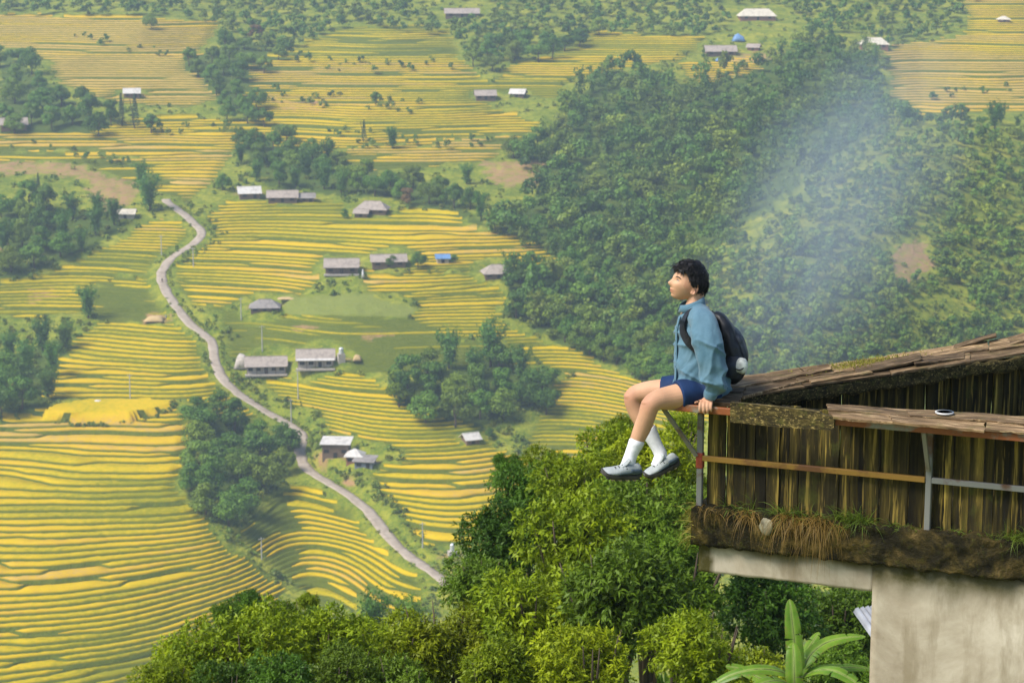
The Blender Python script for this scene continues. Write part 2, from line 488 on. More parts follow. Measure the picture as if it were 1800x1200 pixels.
# the rounded cap of the near spur: one broad raised field with a low bank round it
CAP = [(78, 731), (95, 717), (140, 706), (200, 701), (265, 700), (300, 707), (296, 718), (262, 730), (205, 739), (140, 741), (100, 739)]
PU, PV = project(VX, VY, ZB)
cap = inpoly(PU + (vnoise(VX / 3, VY / 3, 84) - 0.5) * 6, PV + (vnoise(VX / 3, VY / 3, 85) - 0.5) * 3, CAP)
if cap.any():
    zc = float(np.percentile(ZB[cap], 90)) + 0.9
    VZ = np.where(cap, zc - (zc - ZB) * 0.35 + (fbm(VX / 1.5, VY / 1.2, 86, 3) - 0.5) * 0.25, VZ)
ripe = rep(RIPE + (vnoise(aa / 34.0 + kk * 0.7, kk * 0.83, 71) - 0.5) * 0.75 + (vnoise(aa / 60.0, kk / 10.0, 72) - 0.5) * 1.0)
PU, PV = project(VX, VY, VZ)
soil = np.zeros(VX.shape); meadow = inpoly(PU, PV, MEADOW).astype(float)
ju = PU + (vnoise(VX / 2.5, VY / 2.5, 81) - 0.5) * 22; jv = PV + (vnoise(VX / 2.5, VY / 2.5, 82) - 0.5) * 12
for s in SOIL: soil = np.maximum(soil, inpoly(ju, jv, s).astype(float))
for p, r in PADW: soil = np.maximum(soil, 0.75 * (1 - sstep(r * 0.5, r * 0.8, np.hypot(VX - p.x, (VY - p.y) * 1.3))))
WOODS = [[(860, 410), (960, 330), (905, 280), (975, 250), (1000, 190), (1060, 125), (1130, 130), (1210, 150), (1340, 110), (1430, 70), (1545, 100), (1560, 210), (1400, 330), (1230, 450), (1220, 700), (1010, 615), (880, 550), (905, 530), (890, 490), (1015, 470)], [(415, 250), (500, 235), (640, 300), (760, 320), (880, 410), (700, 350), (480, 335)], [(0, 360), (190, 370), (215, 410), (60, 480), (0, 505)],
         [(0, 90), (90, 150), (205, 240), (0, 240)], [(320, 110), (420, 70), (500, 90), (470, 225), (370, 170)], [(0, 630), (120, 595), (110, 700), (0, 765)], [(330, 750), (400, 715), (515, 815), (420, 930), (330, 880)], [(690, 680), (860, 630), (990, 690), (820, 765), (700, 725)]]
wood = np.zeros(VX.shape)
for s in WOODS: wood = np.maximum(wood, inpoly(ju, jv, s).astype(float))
verts = np.stack([VX, VY, VZ], 2).reshape(-1, 3)
NV = NL * NR
idx = np.arange(NA * NV).reshape(NA, NV)
q = np.stack([idx[:-1, :-1], idx[1:, :-1], idx[1:, 1:], idx[:-1, 1:]], 2)   # (NA-1, NV-1, 4)
Rk = RICE
rq = (Rk[:-1] & Rk[1:])
isr = np.zeros((NA - 1, NV - 1), bool)
for c in (2, 3, 4):                                                     # front, top and back of each stand of rice
    lv = np.arange(NL) * NR + c
    lv = lv[lv < NV - 1]
    isr[:, lv] = rq[:, :len(lv)]
cq = cap[:-1, :-1] & cap[1:, 1:] & cap[1:, :-1] & cap[:-1, 1:]
isr |= cq
CREST = np.where(cap, 1.0, CREST); ripe = np.where(cap, 0.42 + (vnoise(VX / 9, VY / 9, 87) - 0.5) * 0.3, ripe)
fidq = np.full((NA - 1, NV - 1), -1)
fr = rep(FID.astype(float)).astype(int)
fidq[:] = fr[:-1, :-1]
fidq[cq] = 0
def submesh(name, faces):
    us, inv = np.unique(faces.ravel(), return_inverse=True)
    me = np_mesh(name, verts[us], inv.reshape(-1, 4))
    return me, us

# terrain material: grass, scrub, bare earth, mown meadow
t = NT('hillside_ground')
pz = t.pos()
n1 = t.noise(pz, 0.09, 6, 0.65); n2 = t.noise(pz, 0.42, 5, 0.65); n3 = t.noise(pz, 1.5, 4, 0.65)
g = t.ramp(n1, [(0.30, (0.085, 0.130, 0.012)), (0.48, (0.18, 0.215, 0.018)), (0.68, (0.33, 0.31, 0.030))])
g = t.mix(t.math('MULTIPLY', t.ramp(n2, [(0.45, 0.0), (0.60, 1.0)]), 0.6), g, (0.055, 0.110, 0.014))
g = t.mix(t.math('MULTIPLY', t.ramp(n3, [(0.52, 0.0), (0.62, 1.0)]), 0.55), g, (0.34, 0.31, 0.035))
g = t.mix(t.math('MULTIPLY', t.at('bank'), 0.85), g, t.mix(n3, (0.055, 0.080, 0.008), (0.130, 0.150, 0.014)))
g = t.mix(t.at('lawn'), g, t.mix(n2, (0.15, 0.19, 0.03), (0.22, 0.23, 0.05)))
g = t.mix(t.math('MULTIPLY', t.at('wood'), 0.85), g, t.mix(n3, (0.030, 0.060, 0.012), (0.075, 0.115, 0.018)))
so = t.mix(n3, (0.27, 0.145, 0.065), (0.42, 0.26, 0.13))
g = t.mix(t.math('MULTIPLY', t.at('soil'), t.ramp(n2, [(0.34, 0.1), (0.56, 0.95)])), g, so)
MAT_GROUND = t.done(t.bsdf(g, 0.95, 0, 0.1, t.bump(t.math('ADD', n3, n2), 0.8, 0.5)))
t = NT('ripe_rice')
pz = t.pos()
n1 = t.noise(t.pos((1, 1, 1)), 0.05, 3); n2 = t.noise(pz, 0.7, 4); n3 = t.noise(pz, 4.0, 3)
rp_ = t.math('ADD', t.at('ripe'), t.math('MULTIPLY', t.math('SUBTRACT', n2, 0.5), 0.95))
c = t.ramp(rp_, [(0.0, (0.23, 0.215, 0.004)), (0.30, (0.43, 0.325, 0.003)), (0.58, (0.56, 0.375, 0.003)), (0.85, (0.54, 0.33, 0.018)), (1.0, (0.48, 0.31, 0.07))])
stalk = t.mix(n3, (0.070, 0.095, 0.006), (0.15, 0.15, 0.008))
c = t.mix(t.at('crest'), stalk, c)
c = t.mix(t.math('MULTIPLY', t.ramp(n3, [(0.5, 0.0), (0.75, 1.0)]), 0.3), c, (0.27, 0.24, 0.006))
MAT_RICE = t.done(t.bsdf(c, 0.9, 0, 0.1, t.bump(n3, 0.6, 0.15)))

me, us = submesh('hillside', q[~isr])
attr(me, 'bank', np.maximum(Tf - 0.35, 0).ravel()[us] / 0.65); attr(me, 'lawn', (meadow).ravel()[us]); attr(me, 'soil', soil.ravel()[us]); attr(me, 'wood', wood.ravel()[us])
tag(link('hillside', me, MAT_GROUND), kind='structure', label='green terraced hillside climbing across the valley')
for i, (nm, p, ripe_, poly) in enumerate(FIELDS):
    w = isr & (fidq == i)
    if not w.any(): continue
    me, us = submesh('rice_field', q[w])
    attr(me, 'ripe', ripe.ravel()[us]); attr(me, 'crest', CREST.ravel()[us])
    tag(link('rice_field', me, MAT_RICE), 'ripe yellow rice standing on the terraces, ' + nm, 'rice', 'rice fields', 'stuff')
# hills above the terraces, and the near side of the valley
ys = np.concatenate([VY[:, -1].min() * 0 + np.linspace(0, 1, 40)])
yf0 = VY[:, -1] - 0.5
YY = yf0[:, None] + (1890 - yf0[:, None]) * ys[None, :] ** 1.3
XX = AX[:, None] * YY
ZZ = zf_at(None, YY) - 0.4
ii = np.arange(YY.size).reshape(YY.shape)
me = np_mesh('upper_hill', np.stack([XX, YY, ZZ], 2).reshape(-1, 3), np.stack([ii[:-1, :-1], ii[1:, :-1], ii[1:, 1:], ii[:-1, 1:]], 2).reshape(-1, 4))
tag(link('upper_hill', me, MAT_GROUND), kind='structure', label='upper part of the hillside above the terraces')
gx = np.concatenate([np.linspace(-320, -60, 40), np.linspace(-58, 60, 100), np.linspace(62, 320, 40)])
gy = np.concatenate([np.linspace(-60, 80, 120), np.linspace(82, 470, 120)])
GX, GY = np.meshgrid(gx, gy, indexing='ij')
GZ = base_z(GX, GY) + (fbm(GX / 6, GY / 6, 91, 3) - 0.5) * 1.2 - sstep(425, 445, GY) * 3 + sstep(8, 40, np.abs(GX)) * 0
ii = np.arange(GX.size).reshape(GX.shape)
me = np_mesh('near_slope', np.stack([GX, GY, GZ], 2).reshape(-1, 3), np.stack([ii[:-1, :-1], ii[1:, :-1], ii[1:, 1:], ii[:-1, 1:]], 2).reshape(-1, 4))
tag(link('near_slope', me, MAT_GROUND), kind='structure', label='near side of the valley falling away below the house')

# ---- the road: a worn concrete ribbon with ragged edges
t = NT('worn_concrete')
n1 = t.noise(t.pos(), 0.5, 5); n2 = t.noise(t.pos(), 3.0, 4)
c = t.ramp(n1, [(0.3, (0.27, 0.215, 0.16)), (0.7, (0.44, 0.365, 0.29))])
c = t.mix(t.math('MULTIPLY', n2, 0.4), c, (0.30, 0.24, 0.17))
MAT_ROAD = t.done(t.bsdf(c, 0.9, 0, 0.2, t.bump(n2, 0.3, 0.05)))
P = RD; tn = np.gradient(P[:, :2], axis=0); tn /= np.linalg.norm(tn, axis=1)[:, None]
nr = np.stack([-tn[:, 1], tn[:, 0]], 1)
L = np.arange(len(P))
wl_ = 1.75 + (vnoise(L / 2.0, 0, 5) - 0.5) * 0.7; wr_ = 1.75 + (vnoise(L / 2.0, 9, 6) - 0.5) * 0.7
rv = []
for s, dz_ in ((1, -0.35), (0.96, 0.02), (0.4, 0.06), (-0.4, 0.06), (-0.96, 0.02), (-1, -0.35)):
    w_ = wl_ if s > 0 else wr_
    o2 = P[:, :2] + nr * (s * w_)[:, None]
    rv.append(np.concatenate([o2, (P[:, 2] + dz_)[:, None]], 1))
rv = np.stack(rv, 1)
ii = np.arange(rv.shape[0] * 6).reshape(-1, 6)
me = np_mesh('road', rv.reshape(-1, 3), np.stack([ii[:-1, :-1], ii[1:, :-1], ii[1:, 1:], ii[:-1, 1:]], 2).reshape(-1, 4))
tag(link('road', me, MAT_ROAD), kind='structure', label='narrow pale concrete road winding down between the rice fields')

# ================================================================== TREES
def quads(P, Nn, size, aspect=1.0, seed=0):
    """leaf faces centred on P, facing Nn"""
    r = np.random.default_rng(seed)
    n = Nn / (np.linalg.norm(Nn, axis=1)[:, None] + 1e-9)
    ref = r.normal(size=n.shape)
    a = np.cross(n, ref); a /= np.linalg.norm(a, axis=1)[:, None] + 1e-9
    b = np.cross(n, a)
    s = (np.asarray(size) * np.ones(len(P)))[:, None] * 0.5
    j = lambda: 1 + (r.random((len(P), 1)) - 0.5) * 0.5
    v = np.stack([P - a * s * j(), P + b * s * aspect * j() , P + a * s * j(), P - b * s * aspect * j()], 1)
    f = np.arange(len(P) * 4).reshape(-1, 4)
    return v.reshape(-1, 3), f
def lobed_crown(seed, R, Hc, lobes, n, leaf, flat=0.75, zc=None, top=0.2):
    """points and normals on a crown made of uneven lobes"""
    r = np.random.default_rng(seed)
    zc = Hc * 0.55 if zc is None else zc
    C = []; rad = []
    for i in range(lobes):
        th = r.random() * 6.283; ph = r.uniform(-0.55, 1.0)
        rr = math.sqrt(max(0, 1 - ph * ph)) if ph > 0 else 1.0
        d = r.uniform(0.35, 0.78)
        C.append((math.cos(th) * R * d * rr, math.sin(th) * R * d * rr, zc + ph * Hc * 0.36)); rad.append(R * r.uniform(0.26, 0.46))
    C = np.array(C); rad = np.array(rad)
    w = rad ** 2 / (rad ** 2).sum()
    li = r.choice(lobes, n, p=w)
    d = r.normal(size=(n, 3)); d[:, 2] = d[:, 2] * 0.9 + 0.25
    d /= np.linalg.norm(d, axis=1)[:, None]
    rr = rad[li] * (0.55 + 0.5 * r.random(n) ** 0.6)
    P = C[li] + d * rr[:, None] * np.array([1, 1, flat])
    N = d + r.normal(size=(n, 3)) * 0.36 + np.array([0, 0, 0.25])
    return P, N
def broad_mesh(seed, R, Hc, lobes, n, leaf, **kw):
    P, N = lobed_crown(seed, R, Hc, lobes, n, leaf, **kw)
    r = np.random.default_rng(seed + 5)
    return quads(P, N, leaf * r.uniform(0.6, 1.35, len(P)), 0.8, seed + 1)
def bamboo_mesh(seed, R, Hc, culms, per, leaf):
    r = np.random.default_rng(seed)
    Ps = []; Ns = []
    for i in range(culms):
        th = r.random() * 6.283; b = r.random() ** 0.5
        h = Hc * r.uniform(0.7, 1.05)
        t = 0.16 + 0.84 * r.random(per) ** 0.8
        bend = R * b * (0.25 * t + 0.85 * t ** 3)
        z = h * (t - 0.22 * b * t ** 4)
        w = R * 0.13 * (1.25 - t) + 0.25
        P = np.stack([np.cos(th) * (bend + R * 0.1 * b), np.sin(th) * (bend + R * 0.1 * b), z], 1) + r.normal(size=(per, 3)) * w[:, None] * np.array([1, 1, 0.6])
        Ps.append(P); Ns.append(np.stack([np.cos(th) * np.ones(per), np.sin(th) * np.ones(per), np.ones(per) * 0.7], 1) + r.normal(size=(per, 3)) * 0.6)
    P = np.concatenate(Ps); N = np.concatenate(Ns)
    return quads(P, N, leaf * r.uniform(0.6, 1.3, len(P)), 0.55, seed + 1)
def conifer_mesh(seed, R, Hc, n, leaf):
    r = np.random.default_rng(seed)
    t = r.random(n) ** 0.7
    lay = np.floor(t * 14) / 14 + r.random(n) * 0.045
    rad = R * (1 - lay) ** 0.9 * r.random(n) ** 0.5 + 0.1
    th = np.floor(r.random(n) * 9) / 9 * 6.283 + lay * 20 + r.normal(size=n) * 0.22
    P = np.stack([np.cos(th) * rad, np.sin(th) * rad, Hc * (0.12 + 0.88 * lay) - rad * 0.25], 1)
    N = np.stack([np.cos(th) * 0.5, np.sin(th) * 0.5, np.ones(n)], 1) + r.normal(size=(n, 3)) * 0.5
    return quads(P, N, leaf * r.uniform(0.6, 1.3, n), 0.6, seed + 1)
def trunk_mesh(seed, h, rad, limbs=4, spread=1.5, n=7):
    r = random.Random(seed)
    bm = bmesh.new()
    pts = [(0, 0, -0.6)]
    x = y = 0
    for i in range(1, 5):
        x += r.uniform(-0.06, 0.06) * h; y += r.uniform(-0.06, 0.06) * h
        pts.append((x, y, h * i / 4))
    add_tube(bm, pts, [rad * 1.3, rad, rad * 0.8, rad * 0.6, rad * 0.3], n)
    for i in range(limbs):
        a = r.random() * 6.283; k = r.choice([2, 3])
        p = Vector(pts[k]); e = p + Vector((math.cos(a) * spread, math.sin(a) * spread, h * 0.3))
        add_tube(bm, [p, p.lerp(e, 0.5) + Vector((0, 0, -0.05 * h)), e], [rad * 0.5, rad * 0.35, rad * 0.12], 5)
    return bm_mesh(bm, 'trunk', True)

MAT_LEAF = leafmat('broadleaf_foliage', (0.028, 0.095, 0.010), (0.130, 0.245, 0.015), (0.27, 0.30, 0.016), 0.3, 0.45)
MAT_BAMBOO = leafmat('bamboo_foliage', (0.026, 0.092, 0.014), (0.110, 0.230, 0.020), (0.19, 0.28, 0.018), 0.3, 0.4)
MAT_CONIFER = leafmat('conifer_foliage', (0.016, 0.046, 0.018), (0.045, 0.095, 0.028), (0.06, 0.10, 0.024), 0.2, 0.5)
MAT_FOREST = leafmat('forest_foliage', (0.032, 0.098, 0.013), (0.135, 0.240, 0.021), (0.32, 0.32, 0.024), 0.3, 0.12)
MAT_FOREST2 = leafmat('light_thicket_foliage', (0.055, 0.135, 0.014), (0.19, 0.29, 0.022), (0.38, 0.37, 0.026), 0.3, 0.10)
MAT_BROWN = leafmat('reddish_foliage', (0.13, 0.075, 0.025), (0.22, 0.14, 0.045), (0.25, 0.15, 0.05), 0.3, 0.5)
MAT_SCRUB = leafmat('scrub_foliage', (0.065, 0.135, 0.016), (0.20, 0.27, 0.028), (0.34, 0.30, 0.034), 0.35, 0.06)
MAT_BARK = plain('bark', (0.09, 0.065, 0.045), 0.9, scale=3.0)

BROAD = [np_mesh('crown', *broad_mesh(100 + i, 5.0 + 0.5 * (i % 3), 9.0 + (i % 2), 11 + i, 2600, 0.62), smooth=False) for i in range(6)]
BAMB = [np_mesh('crown', *bamboo_mesh(200 + i, 4.2, 12.5, 26, 100, 0.62), smooth=False) for i in range(4)]
CONI = [np_mesh('crown', *conifer_mesh(300 + i, 2.0, 13.0, 1800, 0.5), smooth=False) for i in range(2)]
for m in BROAD: m.materials.append(MAT_LEAF)
for m in BAMB: m.materials.append(MAT_BAMBOO)
for m in CONI: m.materials.append(MAT_CONIFER)
BROWN = BROAD[1].copy(); BROWN.materials.clear(); BROWN.materials.append(MAT_BROWN)
TRUNKS = [trunk_mesh(20 + i, 6.0, 0.28) for i in range(3)]
CTRUNK = trunk_mesh(31, 12.5, 0.22, 0)
for m in TRUNKS + [CTRUNK]: m.materials.append(MAT_BARK)
LOWB = [broad_mesh(400 + i, 5.0, 9.0, 9, 330, 1.15) for i in range(6)] + [bamboo_mesh(450 + i, 4.2, 12.0, 13, 26, 1.15) for i in range(2)]
LOWT = [broad_mesh(420 + i, 5.0, 8.0, 7, 190, 1.5) for i in range(6)]
SHRUB = [broad_mesh(500 + i, 1.5, 2.0, 5, 30, 0.75, zc=0.7) for i in range(5)]

def tree(kind, u, v, size, label, group, seed):
    """one tree rooted where the pixel meets the hillside; size scales the whole tree"""
    r = random.Random(seed)
    p = hit(u, v)
    nm = {'b': 'broadleaf_tree', 'm': 'bamboo_clump', 'c': 'conifer_tree', 'r': 'reddish_tree'}[kind]
    o = empty(nm, (p.x, p.y, p.z - 0.2), r.random() * 6.283, label, {'b': 'tree', 'm': 'bamboo', 'c': 'conifer', 'r': 'tree'}[kind], group)
    s = size * r.uniform(0.88, 1.12)
    o.scale = (s * r.uniform(0.88, 1.12), s * r.uniform(0.88, 1.12), s * r.uniform(0.9, 1.15))
    if kind == 'c':
        link('trunk', CTRUNK, None, o); link('crown', r.choice(CONI), None, o)
    elif kind == 'm':
        link('crown', r.choice(BAMB), None, o); link('culms', TRUNKS[2], None, o)
    else:
        link('trunk', r.choice(TRUNKS), None, o); link('crown', BROWN if kind == 'r' else r.choice(BROAD), None, o)
    return o
def scatter(poly, spacing, seed, tries=6000):
    r = np.random.default_rng(seed)
    pa = np.array(poly); lo, hi = pa.min(0), pa.max(0)
    pts = []
    U = lo + (hi - lo) * r.random((tries, 2))
    U = U[inpoly(U[:, 0], U[:, 1], poly)]
    for c in U:
        if all((c[0] - q[0]) ** 2 + ((c[1] - q[1]) * 1.3) ** 2 > spacing ** 2 for q in pts): pts.append((c[0], c[1]))
    return pts
CLUMPS = [
    # outline, spacing px, size, kinds, what, where, group
    ([(345, 745), (400, 720), (470, 770), (515, 815), (510, 850), (470, 890), (410, 925), (365, 915), (330, 870), (325, 790)], 41, 0.95, 'bbbb', 'dark tree', 'gully clump beside road', 'trees in the gully clump'),
    ([(695, 690), (760, 650), (860, 640), (940, 660), (985, 690), (980, 720), (900, 755), (820, 760), (740, 745), (700, 720)], 40, 0.98, 'bbbm', 'dark tree', 'grove amid middle terraces', 'trees in the middle grove'),
    ([(0, 640), (60, 600), (120, 600), (125, 650), (110, 690), (60, 740), (0, 760)], 40, 0.98, 'bbm', 'dark tree', 'wood beside small terraces', 'trees left of the small terraces'),
    ([(0, 380), (90, 360), (190, 380), (215, 410), (140, 450), (60, 475), (0, 500)], 34, 0.95, 'bbm', 'dusky tree', 'wood by road top', 'trees left of the road top'),
    ([(0, 100), (40, 110), (90, 160), (190, 205), (205, 245), (100, 235), (0, 235)], 32, 0.95, 'bbb', 'hazy tree', 'wood above farthest-left house', 'trees above the far left house'),
    ([(415, 260), (500, 250), (560, 275), (640, 310), (760, 330), (850, 380), (880, 410), (800, 370), (700, 350), (640, 345), (480, 330), (430, 315)], 27, 0.85, 'bbbm', 'leafy tree', 'belt behind hamlet', 'trees behind the hamlet'),
    ([(320, 110), (420, 80), (500, 95), (470, 130), (400, 160), (470, 200), (470, 225), (400, 215), (370, 170)], 27, 0.85, 'bbb', 'hazy tree', 'wood by upper field', 'trees beside the upper left field'),
    ([(815, 100), (900, 80), (1000, 75), (1060, 60), (1000, 100), (920, 115), (850, 130), (825, 125)], 24, 0.95, 'bb', 'dark tree', 'hump below top farmhouse', 'trees on the upper hump'),
    ([(885, 275), (960, 255), (985, 265), (940, 280), (900, 285)], 22, 0.8, 'b', 'round tree', 'wood above bare patch', 'trees above the bare patch'),
    ([(930, 500), (1010, 480), (1080, 500), (1050, 540), (920, 520)], 26, 0.8, 'bbm', 'green tree', 'forest edge beside grey roof', 'trees at the forest edge'),
    ([(900, 560), (960, 540), (1050, 570), (1150, 640), (1190, 690), (1100, 660), (1010, 610)], 27, 0.78, 'bb', 'light tree', 'wood edging narrow terraces', 'trees edging the narrow terraces'),
]
ORD = ['first', 'second', 'third', 'fourth', 'fifth', 'sixth', 'seventh', 'eighth', 'ninth', 'tenth', 'eleventh', 'twelfth']
def row_labels(pts, what, where):
    """names each tree of a wood by its row (front to back) and its place in that row from the left"""
    o = sorted(range(len(pts)), key=lambda i: -pts[i][1]); nrow = max(1, math.ceil(len(pts) / 7))
    names = {1: ['only row'], 2: ['front row', 'back row'], 3: ['front row', 'middle row', 'back row']}.get(nrow) or (['front row'] + [ORD[i] + ' row from the front' for i in range(1, nrow - 1)] + ['back row'])
    out = [None] * len(pts); per = math.ceil(len(pts) / nrow)
    for rw in range(nrow):
        ids = sorted(o[rw * per:(rw + 1) * per], key=lambda i: pts[i][0])
        for q, i in enumerate(ids): out[i] = '%s, %s from the left in the %s, %s' % (what, ORD[q], names[rw], where)
    return out
n_tree = 0
for ci, (poly, spc, size, kinds, what, where, group) in enumerate(CLUMPS):
    pts = scatter(poly, spc, 1000 + ci)
    for k, ((u, v), label) in enumerate(zip(pts, row_labels(pts, what, where))):
        tree(random.Random(ci * 977 + k).choice(kinds), u, v, size, label, group, ci * 100 + k); n_tree += 1
SINGLES = [('m', 155, 560, 1.05, 'tall slim dark tree standing alone between the left terraces'), ('m', 262, 372, 1.35, 'tall dark bamboo clump at the top of the road'), ('m', 250, 330, 1.0, 'slim bamboo clump behind the one at the road top'),
           ('c', 214, 222, 0.95, 'thin tall conifer on the left of the small upper hut'), ('c', 238, 226, 1.05, 'taller conifer in front of the small upper hut'), ('b', 266, 235, 0.85, 'round dark tree right of the two tall conifers'), ('c', 68, 348, 0.7, 'pointed conifer above the bare reddish track'),
           ('m', 862, 640, 1.15, 'tallest feathery bamboo rising out of the middle grove'), ('m', 703, 715, 1.0, 'ivy-dark column of bamboo left of the middle grove'), ('r', 716, 362, 0.75, 'reddish brown leafless-looking tree beside the farmyard'),
           ('b', 266, 52, 0.75, 'isolated dark clump of tree in the upper left field'), ('b', 505, 100, 0.8, 'drooping grey-green tree above the upper meadow'), ('m', 690, 262, 0.75, 'upright dark bamboo above the bare strip'), ('c', 640, 250, 0.6, 'small conifer beside the upright bamboo'),
           ('m', 820, 325, 0.75, 'dark pointed bamboo below the bare hillside patch'), ('b', 392, 336, 0.65, 'bright round tree left of the white roofed hut'), ('b', 1000, 190, 0.8, 'dark tree at the forest tip beside two small roofs'), ('b', 605, 385, 0.4, 'small shrubby tree left of the farmyard roof'),
           ('b', 735, 470, 0.5, 'palm-like green tree between the long grey roofs'), ('b', 690, 470, 0.4, 'small green tree in front of the long grey roof'), ('b', 800, 462, 0.35, 'small tree right of the blue tarpaulin'), ('b', 915, 497, 0.7, 'dark tree touching the lone grey roof'),
           ('m', 1590, 222, 0.95, 'dark round tree below the upper right terraces'), ('m', 1747, 228, 0.95, 'second dark tree below the upper right terraces'), ('r', 450, 70, 0.8, 'rusty tree among the hazy green wood'), ('b', 1555, 120, 0.7, 'tree right under the pale hipped roof'),
           ('b', 345, 745, 0.75, 'greyish tree on top of the gully clump'), ('b', 660, 185, 0.6, 'tree on the bank under the upper meadow'), ('b', 860, 770, 0.35, 'small bush-like tree beside the little field hut')]
for k, (kd, u, v, s, lb) in enumerate(SINGLES):
    tree(kd, u, v, s, lb, None, 9000 + k); n_tree += 1

# the rest of the woods: one mass per wood
def mass(name, spots, protos, mat, label, cat, smin, smax, seed):
    r = np.random.default_rng(seed)
    VV = []; FF = []; TT = []; off = 0
    for (u, v) in spots:
        p = hit(u, v); vs, fs = protos[r.integers(len(protos))]
        s = r.uniform(smin, smax); th = r.random() * 6.283
        c, sn = math.cos(th) * s, math.sin(th) * s
        w = np.stack([vs[:, 0] * c - vs[:, 1] * sn + p.x, vs[:, 0] * sn + vs[:, 1] * c + p.y, vs[:, 2] * s * r.uniform(0.85, 1.2) + p.z - 0.3], 1)
        VV.append(w); FF.append(fs + off); TT.append(np.full(len(w), r.random())); off += len(w)
    me = np_mesh(name, np.concatenate(VV), np.concatenate(FF), smooth=False)
    attr(me, 'tint', np.concatenate(TT))
    return tag(link(name, me, mat), label, cat, None, 'stuff')
FOREST = [(860, 410), (960, 330), (905, 280), (975, 250), (1000, 190), (1060, 125), (1130, 130), (1210, 150), (1340, 110), (1430, 70), (1545, 100), (1560, 210), (1620, 222), (1720, 215), (1840, 225), (1900, 640), (1300, 720), (1180, 700), (1010, 615), (880, 550), (905, 530), (890, 490), (1015, 470)]
spots = scatter(FOREST, 17, 77, 14000)
CLEAR = [[(1560, 420), (1640, 415), (1650, 480), (1580, 505)], [(1380, 290), (1420, 330), (1330, 420), (1300, 420)], [(1600, 520), (1700, 500), (1720, 560), (1610, 580)]]
spots = [s for s in spots if not any(inpoly(np.array([s[0]]), np.array([s[1]]), c)[0] for c in CLEAR)]
spots.sort(key=lambda s: -s[1])
LIGHT = [(1230, 450), (1400, 330), (1560, 225), (1840, 235), (1900, 640), (1300, 720), (1220, 620)]
inl = inpoly(np.array([s[0] for s in spots]), np.array([s[1] for s in spots]), LIGHT)
dark = [s for s, f in zip(spots, inl) if not f]
near = dark[:max(0, 262 - n_tree)]
rest = dark[len(near):]
for k, ((u, v), lb) in enumerate(zip(near, row_labels(near, 'green tree', 'lower forest'))):
    kd = random.Random(k + 5).choice('bbbbm')
    tree(kd, u, v, random.Random(k).uniform(0.55, 0.85), lb, 'trees of the lower forest', 20000 + k)
mass('forest', rest, LOWB, MAT_FOREST, 'mass of green trees covering the slope behind the seated man', 'forest', 0.45, 1.2, 5)
lspots = [s for s in scatter(LIGHT, 13.5, 79, 9000) if not any(inpoly(np.array([s[0]]), np.array([s[1]]), c)[0] for c in CLEAR)]
mass('thicket', lspots, LOWT, MAT_FOREST2, 'light green thicket on the ridge above the plank roof', 'thicket', 0.26, 0.75, 15)
TOPW = [(0, -60), (1900, -60), (1900, 0), (1700, 5), (1690, 55), (1570, 85), (1500, 70), (1430, 60), (1380, 20), (1300, 45), (1240, 72), (1060, 62), (930, 105), (830, 110), (800, 75), (640, 42), (560, 72), (500, 95), (395, 60), (390, 42), (240, 30), (0, 26)]
HOLES = [[(760, 5), (860, 5), (860, 45), (760, 45)], [(1280, 10), (1375, 10), (1375, 48), (1280, 48)]]
spots = [s for s in scatter(TOPW, 15, 78, 9000) if not any(inpoly(np.array([s[0]]), np.array([s[1]]), c)[0] for c in HOLES)]
mass('woodland', spots, LOWT, MAT_FOREST, 'hazy woods along the top of the view', 'woodland', 0.55, 0.9, 6)
HEDGES = [[(430, 150), (560, 165), (700, 175), (760, 185), (720, 200), (560, 190), (430, 180)], [(560, 230), (700, 235), (900, 245), (870, 262), (640, 262)], [(520, 95), (600, 110), (760, 105), (800, 125), (640, 130), (520, 120)], [(240, 225), (400, 222), (440, 235), (300, 240)], [(110, 60), (200, 70), (330, 95), (300, 105), (180, 85)],
          [(980, 150), (1050, 120), (1100, 110), (1040, 145)], [(1620, 165), (1800, 150), (1800, 160), (1640, 180)], [(1180, 100), (1240, 90), (1250, 110), (1190, 125)], [(0, 250), (130, 262), (230, 290), (200, 300), (90, 275)]]
hs = []
for k, h_ in enumerate(HEDGES): hs += scatter(h_, 12, 400 + k, 500)[::2]
mass('hedgerow', hs, LOWT, MAT_FOREST, 'hazy green hedges and bushes between the upper fields', 'hedgerow', 0.16, 0.5, 25)
# scrub and hedges over the uncultivated ground
r_ = np.random.default_rng(12)
U = r_.random((15000, 2)) * np.array([2000, 1110]) + np.array([-100, -10])
pts = []
xs = [hit(u, v) for u, v in U]
X = np.array([p.x for p in xs]); Y = np.array([p.y for p in xs])
m, *_r = field_mask(U[:, 0], U[:, 1], X, Y)
rdn, _ = road_dist(X, Y)
ok = (m < 0.5) & (rdn > 3.4) & ~inpoly(U[:, 0], U[:, 1], MEADOW)
for s in SOIL: ok &= ~inpoly(U[:, 0], U[:, 1], s) | (r_.random(len(U)) < 0.1)
for p, r in PADW: ok &= np.hypot(X - p.x, (Y - p.y)) > r * 0.85
ok &= vnoise(X / 14.0, Y / 14.0, 44) > 0.30
spots = [tuple(c) for c in U[ok]]
rdspots = []
for i in range(8, len(RD) - 6, 1):                       # hedge along the road's right side
    for k in range(2):
        w = 4.0 + r_.random() * 5
        a = RD[i] + np.array([nr[i][0], nr[i][1], 0]) * -w
        if vnoise(i / 9.0, 3, 4) > 0.3:
            pu, pv_ = project(a[0], a[1], ground_z(a[0], a[1])); rdspots.append((pu, pv_))
